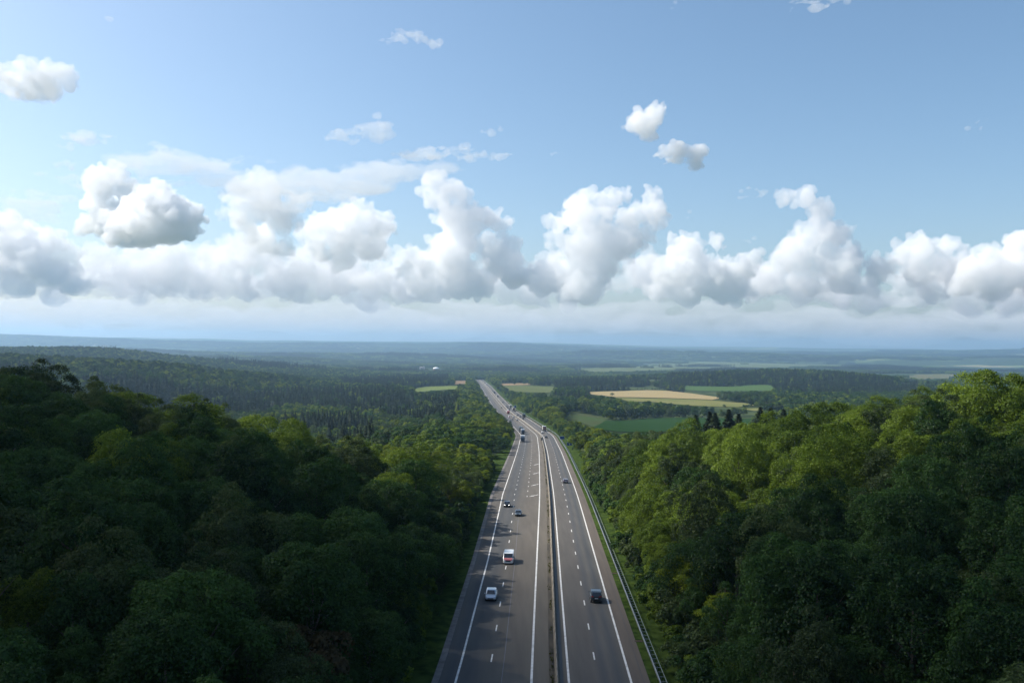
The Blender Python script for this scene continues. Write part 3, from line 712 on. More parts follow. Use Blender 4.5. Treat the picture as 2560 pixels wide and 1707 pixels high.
def crown(seed, R, H, z0, n_lobe, n_leaf, size, flat=0.0, rt=.62, spread=.62, lay=0.0, fill=.10):
    rng = np.random.default_rng(seed)
    cz = z0 + H * .48
    ax = np.array([R, R, H * .52])
    d = rng.normal(size=(n_lobe * 4, 3)); d /= np.linalg.norm(d, axis=1, keepdims=True)
    d = d[d[:, 2] > -.45][:n_lobe]; n_lobe = len(d)
    c = d * ax * rng.uniform(spread - .2, spread + .36, (n_lobe, 1)) + np.array([0, 0, cz])
    c[:, :2] += rng.normal(size=2) * R * .1
    lr = R * rng.uniform(.15, .38, n_lobe)
    c = np.vstack([c, [[0, 0, cz]]]); lr = np.append(lr, R * .48)
    # tufts: small leafy domes on the lobes
    nt = int(n_lobe * 2.6 * (R * .36 / rt) ** 2 * 4.5)
    li = rng.choice(len(lr), nt, p=lr ** 2 / (lr ** 2).sum())
    td = rng.normal(size=(nt, 3)); od = (c[li] - np.array([0, 0, cz - H * .15])); od /= (np.linalg.norm(od, axis=1, keepdims=True) + 1e-6)
    td = td + od * 1.1 + np.array([0, 0, .45]); td /= np.linalg.norm(td, axis=1, keepdims=True)
    tp = c[li] + td * (lr[li] * rng.uniform(.78, 1.15, nt))[:, None] * np.array([1, 1, 1 - flat])
    dist = np.linalg.norm(tp[:, None] - c[None], axis=2) / lr[None]
    dist[np.arange(nt), li] = 9
    keep = dist.min(1) > .72                              # drop tufts buried in other lobes
    tp, td = tp[keep], td[keep]; nt = len(tp)
    tr_ = rt * rng.uniform(.65, 1.35, nt)
    n1 = int(n_leaf * (1 - fill)); ti = rng.choice(nt, n1, p=tr_ ** 2 / (tr_ ** 2).sum())
    dd = rng.normal(size=(n1, 3)) + td[ti] * .7 + np.array([0, 0, .55]); dd /= np.linalg.norm(dd, axis=1, keepdims=True)
    off = dd * (tr_[ti] * rng.uniform(.55, 1.08, n1))[:, None] * np.array([1, 1, .8 - lay * .6])
    P = tp[ti] + off
    Nn = dd * .9 + rng.normal(size=(n1, 3)) * .25 + np.array([0, 0, .25])
    n2 = n_leaf - n1
    q = rng.normal(size=(n2, 3)); q /= np.linalg.norm(q, axis=1, keepdims=True)
    P2 = q * ax * (rng.uniform(.2, 1, (n2, 1)) ** .5) * .72 + np.array([0, 0, cz])
    P = np.vstack([P, P2]); Nn = np.vstack([Nn, q + rng.normal(size=(n2, 3)) * .5])
    P[:, 2] = np.maximum(P[:, 2], z0 * .5)
    V, Fc = leaf_cards(P, Nn, size, rng)
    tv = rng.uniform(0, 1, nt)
    var = np.concatenate([np.clip(tv[ti] * .65 + rng.uniform(0, .35, n1), 0, 1), rng.uniform(0, .35, n2)])  # inner fill leaves get only dark tones, painting shade inside the crown
    return V, Fc, var


def conifer(seed, H, R, n_wh, n_br, size, seg=5, droop=.35):
    rng = np.random.default_rng(seed); P = []; N_ = []; T = []; S = []
    for k in range(n_wh):
        f = k / (n_wh - 1); z = H * (.06 + .94 * f)
        r = R * (1 - f) ** .85 + .12
        r *= rng.uniform(.82, 1.15)
        for j in range(n_br):
            a = 2 * PI * (j + rng.uniform(-.4, .4)) / n_br + k * .7
            rr = r * rng.uniform(.65, 1.12); dv = np.array([math.cos(a), math.sin(a), 0])
            for s in range(seg):
                g = (s + .6) / seg
                p = dv * rr * g + np.array([0, 0, z - droop * rr * g * g + (.14 * rr if g > .85 else 0)])
                P.append(p + rng.normal(size=3) * .06 * r); N_.append(dv * .45 + np.array([0, 0, 1.0]) + rng.normal(size=3) * .35)
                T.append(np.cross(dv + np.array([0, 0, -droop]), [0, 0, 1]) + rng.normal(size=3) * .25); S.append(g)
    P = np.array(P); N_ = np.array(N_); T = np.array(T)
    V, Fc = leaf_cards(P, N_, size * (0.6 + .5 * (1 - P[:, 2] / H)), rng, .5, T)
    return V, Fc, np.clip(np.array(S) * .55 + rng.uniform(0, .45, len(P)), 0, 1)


def trunk_mesh(seed, H, r, limbs=5, top=.75):
    rng = random.Random(seed); b = MB()
    pts = [(0, 0, -.6)]; x = y = 0
    for k in range(1, 6):
        x += rng.uniform(-.12, .12); y += rng.uniform(-.12, .12); pts.append((x, y, H * top * k / 5))
    b.tube(pts, [r * 1.25, r, r * .85, r * .7, r * .5, r * .22], 8)
    for k in range(limbs):
        z = H * rng.uniform(.28, .6); a = 2 * PI * k / limbs + rng.uniform(-.5, .5); L = H * rng.uniform(.2, .32)
        p0 = Vector((0, 0, z)); d = Vector((math.cos(a), math.sin(a), .75)).normalized()
        b.tube([p0, p0 + d * L * .5, p0 + d * L + Vector((0, 0, L * .12))], [r * .42, r * .28, r * .07], 6)
    return b.done('trunk', M['bark'], True)


LM = {  # maple and ash tones darkened for deep shade, oak and locust brightened for sun
    'maple': leaf_mat('maple_leaves', (0.008, 0.025, 0.007), (0.060, 0.124, 0.027)),
    'oak': leaf_mat('oak_leaves', (0.026, 0.056, 0.006), (0.165, 0.235, 0.025)),
    'ash': leaf_mat('ash_leaves', (0.018, 0.034, 0.012), (0.092, 0.132, 0.042)),
    'locust': leaf_mat('locust_leaves', (0.044, 0.072, 0.004), (0.205, 0.260, 0.014)),
    'rust': leaf_mat('rusty_leaves', (0.028, 0.024, 0.010), (0.085, 0.066, 0.028)),
    'spruce': leaf_mat('spruce_needles', (0.010, 0.018, 0.012), (0.040, 0.060, 0.028), .1),
}
# species: name, leaf material, list of (seed, R, H crown, z0, lobes, leaves, size, extra)
SPEC = {
    'maple_tree': ('maple', [(1, 4.6, 10.5, 3.5, 34, 15000, .28, {}), (2, 5.2, 11.5, 3.5, 40, 17000, .28, {}), (3, 3.9, 9.5, 3.0, 26, 12000, .27, {'rt': .5})]),
    'oak_tree': ('oak', [(4, 6.0, 11.0, 3.0, 44, 19000, .29, {'spread': .66}), (5, 5.0, 10.5, 3.0, 34, 15500, .28, {})]),
    'ash_tree': ('ash', [(6, 4.4, 11.5, 3.5, 32, 15000, .26, {'rt': .45}), (7, 4.9, 10.0, 3.0, 30, 14500, .26, {'rt': .5})]),
    'locust_tree': ('locust', [(8, 4.8, 9.5, 3.5, 32, 14000, .27, {'lay': .65, 'flat': .45, 'rt': .8}), (9, 4.2, 9.0, 3.0, 26, 12500, .26, {'lay': .6, 'flat': .4, 'rt': .75})]),
}
PROTO = {}                                            # name -> list of (crown mesh, trunk mesh, height, radius)
for nm, (lk, var_) in SPEC.items():
    PROTO[nm] = []
    for (sd, R, H, z0, nl, nf, sz, ex) in var_:
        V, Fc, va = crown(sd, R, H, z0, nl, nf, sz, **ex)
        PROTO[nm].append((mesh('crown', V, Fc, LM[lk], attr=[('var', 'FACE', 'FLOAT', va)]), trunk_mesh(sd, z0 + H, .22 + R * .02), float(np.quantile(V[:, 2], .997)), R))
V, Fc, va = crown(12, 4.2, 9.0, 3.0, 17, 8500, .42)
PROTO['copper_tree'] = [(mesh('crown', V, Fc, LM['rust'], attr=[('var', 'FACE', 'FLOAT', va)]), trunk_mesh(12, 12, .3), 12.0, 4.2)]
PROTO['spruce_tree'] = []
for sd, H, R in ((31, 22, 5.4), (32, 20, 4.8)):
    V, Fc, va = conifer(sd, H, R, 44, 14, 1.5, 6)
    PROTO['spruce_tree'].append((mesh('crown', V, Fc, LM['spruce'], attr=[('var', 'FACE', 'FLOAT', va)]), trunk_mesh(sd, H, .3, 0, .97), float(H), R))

# lighter trees for the mass of the woods
SMALL = {}
def small(key, lk, fn):
    V, Fc, va = fn
    o = bpy.data.objects.new(key, mesh(key, V, Fc, LM[lk], attr=[('var', 'FACE', 'FLOAT', va)])); SMALL[key] = o
for k, lk in enumerate(('maple', 'oak', 'ash', 'locust', 'maple', 'oak')):
    small('mid%d' % k, lk, crown(50 + k, 4.6, 10.5, 2.0, 22, 4200, .54, fill=.12, rt=.75))
    small('low%d' % k, lk, crown(70 + k, 5.0, 10.5, 1.5, 14, 1000, 1.2, fill=.15, rt=1.2))
for k in range(2):
    small('midc%d' % k, 'spruce', conifer(90 + k, 18, 4.0, 22, 11, 1.9, 4))
    small('lowc%d' % k, 'spruce', conifer(95 + k, 17, 4.6, 12, 9, 2.8, 3))
def patch(seed, lk_con):
    """a canopy patch about 45 m across, for woods kilometres away"""
    rng = np.random.default_rng(seed); Vs = []; Fs = []; Va = []; n = 0
    for k in range(26):
        x, y = rng.uniform(-24, 24, 2)
        if lk_con: V, Fc, va = conifer(seed * 50 + k, 18 * rng.uniform(.8, 1.1), 3.6, 6, 6, 4.4, 2)
        else: V, Fc, va = crown(seed * 50 + k, 5.2 * rng.uniform(.8, 1.25), 10, 1, 7, 150, 3.0, fill=.2, rt=2.2)
        Vs.append(V + np.array([x, y, rng.uniform(-1.5, 1.5)])); Fs.append(Fc + n); n += len(V); Va.append(va)
    return np.concatenate(Vs), np.concatenate(Fs), np.concatenate(Va)
small('patch0', 'maple', patch(3, False)); small('patch1', 'oak', patch(4, False)); small('patch2', 'spruce', patch(5, True)); small('patch3', 'ash', patch(6, False))


def scatter(name, keys, P, rot, scl, idx, label=None):
    """one object that carries a whole wood: tree meshes instanced on its points"""
    col = bpy.data.collections.new(name + '_kinds')
    for k, key in enumerate(keys):
        o = SMALL[key].copy(); o.name = '%s_%02d' % (name, k); col.objects.link(o)
    me = bpy.data.meshes.new(name); me.vertices.add(len(P)); me.vertices.foreach_set('co', np.asarray(P, np.float32).ravel())
    for an, arr, ty in (('rot', rot, 'FLOAT'), ('scl', scl, 'FLOAT'), ('kind_i', idx, 'INT')):
        a = me.attributes.new(an, ty, 'POINT'); a.data.foreach_set('value', arr)
    o = link(name, me)
    ng = bpy.data.node_groups.new(name, 'GeometryNodeTree')
    ng.interface.new_socket('Geometry', in_out='INPUT', socket_type='NodeSocketGeometry'); ng.interface.new_socket('Geometry', in_out='OUTPUT', socket_type='NodeSocketGeometry')
    N = ng.nodes; gi = N.new('NodeGroupInput'); go = N.new('NodeGroupOutput'); ip = N.new('GeometryNodeInstanceOnPoints')
    ci = N.new('GeometryNodeCollectionInfo'); ci.inputs['Collection'].default_value = col; ci.inputs['Separate Children'].default_value = True; ci.inputs['Reset Children'].default_value = True
    def na_(nm, ty):
        x = N.new('GeometryNodeInputNamedAttribute'); x.data_type = ty; x.inputs[0].default_value = nm; return x.outputs[0]
    cx = N.new('ShaderNodeCombineXYZ'); L = ng.links
    L.new(na_('rot', 'FLOAT'), cx.inputs[2]); L.new(gi.outputs[0], ip.inputs['Points']); L.new(ci.outputs[0], ip.inputs['Instance'])
    ip.inputs['Pick Instance'].default_value = True
    L.new(na_('kind_i', 'INT'), ip.inputs['Instance Index']); L.new(cx.outputs[0], ip.inputs['Rotation']); L.new(na_('scl', 'FLOAT'), ip.inputs['Scale'])
    L.new(ip.outputs[0], go.inputs[0])
    md_ = o.modifiers.new('trees', 'NODES'); md_.node_group = ng
    return tag(o, label, None, kind='stuff')


# ------------------------------------------------------------------ where trees stand
def tree(nm, var, X, Y, s, rotz, label, group, H=None, sx=1.0, z=None):
    crown_me, trunk_me, h, R = PROTO[nm][var]
    e = bpy.data.objects.new(nm, None); C.objects.link(e)
    e.location = (X, Y, (float(ground_z(X, Y)) if z is None else z) - .1); e.rotation_euler = (0, 0, rotz)
    sz_ = s if H is None else H / h
    e.scale = (s * sx, s * sx, sz_); e.empty_display_size = .5
    tag(e, label, 'tree', group)
    for n_, me_ in (('trunk', trunk_me), ('crown', crown_me)):
        o = bpy.data.objects.new(n_, me_); C.objects.link(o); o.parent = e
    return e

TREES = []                                             # (x, y, radius) already planted
def clear_of(x, y, r):
    T_ = np.array(TREES)
    return bool(((x - T_[:, 0]) ** 2 + (y - T_[:, 1]) ** 2 > (r + T_[:, 2] * .5) ** 2 * .36).all())

# spruces on the skyline of the guardrail-side slope
for i, (u, v, Y) in enumerate(((1740, 1038, 300), (1774.6, 1031, 306), (1788, 1032.5, 298), (1821.8, 1025, 300), (1846.7, 1035, 310), (1901.5, 1020, 296), (1927, 1021, 300), (1959, 1025, 308))):
    p = at(u, v, Y); g = float(ground_z(p[0], p[1])); Hh = p[2] - g
    lab = ['shortest dark spruce, first of the skyline row from the motorway', 'dark spruce, one of a close pair in the skyline row', 'dark spruce, one of a close pair in the skyline row',
           'tall dark spruce in the middle of the skyline row', 'slim dark spruce behind the middle of the skyline row', 'tall pointed spruce on the skyline beside a gap in the row',
           'broad dark spruce next to the tall pointed one', 'last spruce of the skyline row, half behind leafy crowns'][i]
    tree('spruce_tree', i % 2, p[0], p[1], Hh / 22 * 1.55, i * 1.3, lab, 'spruces on the skyline', H=Hh)
    TREES.append((p[0], p[1], 2.5))

# trees that shape the skylines: (u, v top, Y, kind, variant, width scale, label)
SKY = [
    (497, 985, 176, 'oak_tree', 0, 1.45, 'big round oak rising above the shaded skyline of the oncoming side'),
    (120, 897, 170, 'ash_tree', 0, 1.25, 'tallest dark ash on the shaded hilltop at the picture edge'),
    (55, 912, 178, 'maple_tree', 1, 1.2, 'tall maple just beside the tallest ash on the shaded hilltop'),
    (330, 978, 172, 'oak_tree', 1, 1.15, 'medium oak on the shaded skyline between hilltop and big oak'),
    (240, 955, 170, 'ash_tree', 1, 1.2, 'greyish ash on the shaded skyline below the tallest ash'),
    (640, 1040, 190, 'oak_tree', 1, 1.15, 'oak at the foot of the big round oak, facing the valley'),
    (740, 1045, 200, 'oak_tree', 0, 1.1, 'rounded oak where the shaded skyline drops to the valley'),
    (2395, 932, 190, 'oak_tree', 0, 1.35, 'big bright oak standing highest on the guardrail-side skyline'),
    (2500, 925, 170, 'oak_tree', 1, 1.3, 'bright oak at the picture edge on the guardrail-side hilltop'),
    (2190, 990, 205, 'oak_tree', 0, 1.2, 'wide bright oak on the skyline between hilltop and spruces'),
    (2080, 1003, 215, 'oak_tree', 1, 1.2, 'bright oak on the skyline overlapping the last spruce'),
    (2290, 975, 195, 'ash_tree', 0, 1.15, 'pale ash on the skyline beside the biggest bright oak'),
    (2000, 1050, 225, 'locust_tree', 0, 1.1, 'yellowish locust below the skyline spruces'),
    (1895, 1340, 0, 'ash_tree', 1, 1.0, 'rounded grey-green ash beside the small grassy clearing'),
]
for u, v, Y, nm, va, s, lab in SKY:
    if not Y: continue
    p = at(u, v, Y); g = float(ground_z(p[0], p[1])); Hh = max(9.0, p[2] - g)
    tree(nm, va, p[0], p[1], s, u * .7, lab, 'trees on the skylines', H=Hh); TREES.append((p[0], p[1], PROTO[nm][va][3] * s))

x, y = hit(800, 1600, 10.0)
tree('copper_tree', 0, x, y, .85, 1.0, 'reddish brown tree low in the deep shade of the oncoming-side slope', 'trees on the skylines', H=11); TREES.append((x, y, 3.6))
CLEARING = np.array(hit(1850, 1340, 1.0))
def along(side, y):
    L = ((95, 'nearest the bridge'), (122, 'just short of the %s' % ('silver hatchback' if side == 'l' else 'dark suv')), (148, 'abreast of the %s' % ('silver hatchback' if side == 'l' else 'dark suv')), (180, 'abreast of the white van'), (212, 'just beyond the white van'),
         (250, 'abreast of the black car'), (280, 'abreast of the first merge arrow'), (1e9, 'abreast of the violet-grey hatchback'))
    return next(t_ for lim, t_ in L if y < lim)
def rows(d):
    return 'front row' if d < 9 else ('second row' if d < 15 else ('lower slope' if d < 32 else ('mid-slope' if d < 58 else ('upper slope' if d < 95 else 'hilltop'))))
# bushes filling the forest edge along both verges
V, Fc, va = crown(21, 2.3, 4.4, .1, 11, 3600, .30, rt=.42); V2, F2, va2 = crown(22, 1.9, 3.4, .1, 9, 3000, .30, rt=.4)
BUSH = [mesh('bush', V, Fc, LM['ash'], attr=[('var', 'FACE', 'FLOAT', va)]), mesh('bush', V2, F2, LM['oak'], attr=[('var', 'FACE', 'FLOAT', va2)]), mesh('bush', V, Fc, LM['maple'], attr=[('var', 'FACE', 'FLOAT', va)])]
yb = 66.0
while yb < 330:
    for sd in ('l', 'r'):
        for row in range(2):
            y = yb + RNG.uniform(-1.5, 1.5); s = RNG.uniform(.7, 1.3)
            x = float(xr(y) + t_edge(y)) - 4.6 - row * 2.6 - RNG.uniform(0, 1.2) if sd == 'l' else float(xr(y)) + T_REAR + 2.4 + row * 2.6 + RNG.uniform(0, 2.0)
            if math.hypot(x - CLEARING[0], y - CLEARING[1]) < 7: continue
            o = link('bush', BUSH[int(RNG.integers(0, 3))], None, (x, y, float(ground_z(x, y)) - .1), RNG.uniform(0, 6)); o.scale = (s, s, s * RNG.uniform(.8, 1.25))
            lab = '%s bush %s the %s verge, %s' % ('big' if s > 1.12 else ('small' if s < .86 else 'medium'), 'edging' if row == 0 else 'one row behind', 'oncoming-side' if sd == 'l' else 'guardrail-side', along(sd, y))
            tag(o, lab, 'bush', 'bushes along the verges')
    yb += 3.4

# lone trees standing in the open by the fields
for u, v, w, nm, lab in ((1530.5, 991, 9, 'oak_tree', 'lone round tree at the near edge of the grain field'), (1811, 1019, 8, 'oak_tree', 'lone tree on the pale meadow before the dark hill'), (1497, 972, 12, 'maple_tree', 'dark tree at the back corner of the grain field'), (1529, 970, 11, 'maple_tree', 'second dark tree behind the grain field')):
    x, y = hit(u, v, 0.0, 500); k_ = w * y / F / (2 * PROTO[nm][0][3])
    tree(nm, 0, x, y, k_, u, lab, 'lone trees by the fields', H=PROTO[nm][0][2] * k_ * .85); TREES.append((x, y, 3))

# the two near slopes: every tree a thing of its own
cand = []
S = 5.2
for iy in range(int(46 / S), int(345 / S)):
    for ix in range(-int(260 / S), int(260 / S)):
        x = (ix + .5 * (iy % 2) + RNG.uniform(-.34, .34)) * S; y = (iy + RNG.uniform(-.34, .34)) * S
        if abs(x) > .70 * y + 14: continue
        dl = float(xr(y) + t_edge(y)) - x; dr = x - float(xr(y)) - T_REAR
        if dl < 4.4 and dr < 5.6: continue
        if math.hypot(x - CLEARING[0], y - CLEARING[1] + 3) < 9.5: continue
        cand.append((x, y, dl, dr))
cand.sort(key=lambda c: c[1])
COUNT = {}
rest = []
_cz = ground_z(np.array([c[0] for c in cand]), np.array([c[1] for c in cand]))
for (x, y, dl, dr), gz in zip(cand, _cz.tolist()):
    side = 'l' if dl > 0 else 'r'
    d = dl if dl > 0 else dr
    n1v = float(fbm(x / 38 + 5, y / 38, 77, 2)); q = RNG.uniform()  # dark kinds in the shaded zone, bright ones beyond, to paint the sun's edge
    if side == 'l':
        nm = 'locust_tree' if n1v > .60 and q < .4 and y > 110 else ('maple_tree' if q < .72 else ('ash_tree' if q < .92 else 'oak_tree'))
        if y > 195: nm = 'locust_tree' if q < .36 else ('oak_tree' if q < .84 else 'ash_tree')
    else:
        nm = 'locust_tree' if n1v > .44 and q < .45 else ('oak_tree' if q < .66 and y > 135 else ('maple_tree' if q < .8 else 'ash_tree'))
    va = int(RNG.integers(0, len(PROTO[nm])))
    h0, R0 = PROTO[nm][va][2:]
    s = float(RNG.uniform(.55, 1.02)) * (0.66 + .38 * float(sstep(2, 14, d)))
    hmul = float(RNG.uniform(.92, 1.3))
    if side == 'l': s *= 1 - .2 * float(sstep(170, 240, y))
    if not clear_of(x, y, R0 * s * .8): continue
    ut, vt = proj(x, y, gz + h0 * s * hmul)
    if vt > 1790 or ut < -160 or ut > 2720: continue
    if (y > 255 and side == 'l' and d > 120) or (y > 300 and side == 'r' and d > 130): pass
    if COUNT.get(nm, 0) >= 300 or y > 300:
        rest.append((x, y, s, nm)); continue
    COUNT[nm] = COUNT.get(nm, 0) + 1
    colr = {'maple_tree': 'dark green maple', 'oak_tree': 'warm green oak', 'ash_tree': 'greyish green ash', 'locust_tree': 'yellow-green locust', 'copper_tree': 'reddish brown tree'}[nm]
    zone = along(side, y) ; row_ = rows(d)
    size_ = 'tall' if h0 * s * hmul > 14.2 else ('low' if h0 * s * hmul < 10.8 else ('broad' if R0 * s > 4.9 else 'slender' if R0 * s < 3.9 else 'medium'))
    lab = '%s %s, %s on the %s side, %s' % (size_, colr, row_, 'oncoming' if side == 'l' else 'guardrail', zone)
    tree(nm, va, x, y, s, float(RNG.uniform(0, 6.28)), lab, '%ss on the %s slope' % (nm.replace('_', ' '), 'oncoming-side' if side == 'l' else 'guardrail-side'), H=h0 * s * hmul, z=gz)
    TREES.append((x, y, R0 * s))
print('individual trees', sum(COUNT.values()), COUNT, 'rest', len(rest))

# ---- masses of trees further off
CON_POLY = [Z4([(1020, 300), (1830, 283), (1980, 325), (2190, 318), (2190, 385), (1980, 440), (1760, 402), (1450, 372), (1100, 352)]),
            Z4([(1600, 238), (2110, 222), (2105, 276), (1900, 277), (1620, 266)]), Z4([(1540, 520), (1760, 508), (1740, 562), (1550, 548)]),
            Z4([(450, 290), (1020, 300), (1100, 352), (700, 345), (500, 325)]), Z4([(1050, 160), (1250, 150), (1500, 165), (1500, 190), (1250, 190)]),
            Z3([(505, 216), (1100, 240), (1145, 262), (560, 252)]), Z3([(660, 128), (1330, 122), (1600, 165), (1600, 190), (1450, 195), (680, 192)]),
            Z3([(1480, 85), (2352, 75), (2352, 175), (2200, 200), (2170, 160), (1900, 172), (1620, 165), (1480, 150)]), Z5([(1480, 200), (1880, 240), (1880, 290), (1500, 300), (1220, 285), (1210, 240)])]
DOME = (1090, 925, 3770); WORKS = (1055, 923, 3740)
def in_any(u, v, polys):
    r = np.zeros(len(u), bool)
    for p in polys: r |= inpoly(u, v, p)
    return r
FP = [f[2] for f in FIELDS]
def wood_points(y0, y1, step, wide=.72):
    n = int(wide * (y1 ** 2 - y0 ** 2) / step ** 2)
    y = np.sqrt(RNG.uniform(y0 ** 2, y1 ** 2, n)); x = RNG.uniform(-1, 1, n) * (wide * y + 30)
    return x, y
for nm_, lab, y0, y1, step, lo, hgt in (('valley_wood', 'mixed woods filling the valley floor beyond the slopes', 262, 900, 6.6, 'mid', 12), ('hillside_wood', 'mixed woods on the middle hills and round the fields', 900, 2700, 9.2, 'low', 12)):
    x, y = wood_points(y0, y1, step)
    z = ground_z(x, y)
    dl = xr(y) + t_edge(y) - x; dr = x - xr(y) - T_REAR
    ok = (dl > 3.6) | (dr > 2.6)
    ut, vt = proj(x, y, z + hgt * .8)
    edge = np.where(dl > 0, dl, dr)
    strip_ = ((dl > 0) & (dl < 45)) | ((dr > 0) & (dr < 30))
    con = in_any(ut, vt, CON_POLY) & ~strip_ & (RNG.uniform(0, 1, len(x)) < .86)
    con |= (~strip_) & (fbm(x / 160 + 40, y / 240, 66, 2) > .57) & (x < -60) & (y < 1300)
    s = RNG.uniform(.7, 1.15, len(x)) * np.where(strip_, .55 + .4 * sstep(3, 22, edge), 1.0)
    s = np.where(con, RNG.uniform(.55, 1.12, len(x)), s) * (1.08 if lo == 'low' else 1.0)
    top_ = np.where(con, 17.5, 12.2) * s
    for fr_ in (0, .3, .6, .8, .95):
        ug, vg = proj(x, y, z + top_ * fr_); inf = in_any(ug, vg, FP)
        ok &= ~inf if fr_ == 0 else ~(inf & ~((dr > 0) & (dr < 14)))
    ok &= (ut > -250) & (ut < 2810)
    near_zone = ((dl > 0) & (y < 300) & (dl < 175)) | ((dr > 0) & (y < 300))
    ok &= ~near_zone
    # natural gaps away from the road strip
    gap = fbm(x / 90 + 3, y / 150 + 8, 55, 3)
    ok &= strip_ | (gap < .60)
    x, y, z, con, strip_, s = (a[ok] for a in (x, y, z, con, strip_, s)); n = len(x)
    spn = fbm(x / 45 + 1, y / 60 + 2, 91, 2); q = RNG.uniform(0, 1, n)
    idx = np.where(q < .34, 0, np.where(q < .58, 1, np.where(q < .78, 2, np.where(spn > .44, 3, 4))))
    idx = np.where(strip_ & (q > .35), np.where(spn > .44, 3, 1), idx)  # more bright kinds along the road, colour standing in for sunlit crowns
    idx = np.where(con, 6 + (q > .5), idx).astype(np.int32)
    scatter(nm_, [lo + str(k) for k in range(6)] + [lo + 'c0', lo + 'c1'], np.stack([x, y, z - .3], -1), RNG.uniform(0, 6.28, n).astype(np.float32), s.astype(np.float32), idx, lab)
    print(nm_, n)
if rest:
    P = np.array([(x, y, float(ground_z(x, y)) - .2) for x, y, s, nm in rest])
    ki = {'maple_tree': 0, 'oak_tree': 1, 'ash_tree': 2, 'locust_tree': 3, 'copper_tree': 4}
    scatter('slope_wood', ['mid%d' % k for k in range(6)], P, RNG.uniform(0, 6.28, len(P)).astype(np.float32), np.array([s * 1.02 for x, y, s, nm in rest], np.float32), np.array([ki[r_[3]] for r_ in rest], np.int32), 'trees at the far foot of both slopes')
HP = []
for poly in (Z3([(930, 208), (1150, 199), (1350, 194), (1480, 199)]), Z3([(1980, 312), (2080, 300), (2250, 306)]), Z3([(1080, 393), (1400, 378), (1640, 376), (1720, 377)])):
    W = [np.array(hit(u, v, 0.0, 500)) for u, v in poly]
    for a_, b_ in zip(W[:-1], W[1:]):
        m_ = int(np.hypot(*(b_ - a_)) / 3.2)
        for q in range(m_):
            p = a_ + (b_ - a_) * (q + RNG.uniform(0, 1)) / m_ + RNG.normal(size=2) * 1.0
            if RNG.uniform() < .85: HP.append((p[0], p[1], float(ground_z(*p))))
n = len(HP)
scatter('hedgerow', ['low0', 'low2', 'low4'], np.array(HP), RNG.uniform(0, 6.28, n).astype(np.float32), RNG.uniform(.16, .36, n).astype(np.float32), RNG.integers(0, 3, n).astype(np.int32), 'dark hedges along the field edges')
# woods on the plain and far ridges
x, y = wood_points(2650, 12500, 46)
z = ground_z(x, y); ug, vg = proj(x, y, z); ut, vt = proj(x, y, z + 8)
ok = ~(in_any(ug, vg, FP) | in_any(ut, vt, FP)) | ((y > 4500) & (fbm(x / 300, y / 200, 31, 2) > .47))
ok &= np.hypot((ug - 1072) / 40, (vg - 926) / 7) > 1
pat = fbm(x / 1100 + 13, y / 700 + 5, 123, 3)
ok &= (pat < .535) & (RNG.uniform(0, 1, len(x)) < np.where(y > 6000, .75, 1.0))
x, y, z, pat, ut, vt = (a[ok] for a in (x, y, z, pat, ut, vt)); n = len(x)
idx = np.where(fbm(x / 500, y / 500, 8, 2) > .42, 2, np.where(RNG.uniform(0, 1, n) < .5, 0, np.where(RNG.uniform(0, 1, n) < .5, 1, 3))).astype(np.int32)
scatter('far_wood', ['patch0', 'patch1', 'patch2', 'patch3'], np.stack([x, y, z - 2.0], -1), RNG.uniform(0, 6.28, n).astype(np.float32), RNG.uniform(.85, 1.25, n).astype(np.float32), idx, 'distant woods on the plain and the blue ridges')
print('far_wood', n)

# ------------------------------------------------------------------ vehicles
def paint(name, c, metal=.35, rough=.32):
    return mat('paint_' + name, c, rough, metal, .5, coat=.6)
PA = {'silver': paint('silver', (.52, .56, .60), .5), 'white': paint('white', (.78, .78, .77), 0), 'red': paint('red', (.42, .03, .025), .1), 'black': paint('black', (.012, .013, .016)),
      'slate': paint('slate', (.07, .095, .12), .5), 'graphite': paint('graphite', (.035, .045, .05), .5), 'violet': paint('violet', (.24, .23, .27), .5), 'grey': paint('grey', (.16, .165, .17), .5),
      'maroon': paint('maroon', (.12, .03, .022), .05, .5), 'blue': paint('blue', (.02, .05, .14), .3), 'navy': paint('navy', (.025, .035, .06), .1), 'cream': paint('cream', (.62, .60, .55), 0)}


def sect(y, wb, wt, zb, zt, c=.09):
    return [(-wb + c, y, zb), (wb - c, y, zb), (wb, y, zb + c), (wb, y, max(zb + c + .01, zt - c)), (wt - c * .6, y, zt), (-wt + c * .6, y, zt), (-wb, y, max(zb + c + .01, zt - c)), (-wb, y, zb + c)]


def add_wheel(root, x, y, r, w, name='wheel'):
    t_ = MB(); t_.cyl_x(0, 0, 0, r, w, 18); o = link(name, t_.done('tyre', M['tyre'], False), root, (x, y, r))
    r_ = MB(); sx_ = 1 if x > 0 else -1
    r_.cyl_x(sx_ * (w / 2 + .004), 0, 0, r * .62, .02, 14); link('rim', r_.done('rim', M['rim']), o)


def quad(name, pts, m, parent, off=.012):
    a, b_, c = (Vector(p) for p in pts[:3]); n_ = (b_ - a).cross(c - a).normalized()
    cen = sum((Vector(p) for p in pts), Vector()) / len(pts)
    if n_.dot(cen - Vector((0, cen.y * .4, .7))) < 0: n_ = -n_
    top = [Vector(p) + n_ * off for p in pts]; bot = [Vector(p) - n_ * .01 for p in pts]
    k = len(pts); b = MB(); b.loft([[tuple(p) for p in bot], [tuple(p) for p in top]])
    return link(name, b.done(name, m), parent)


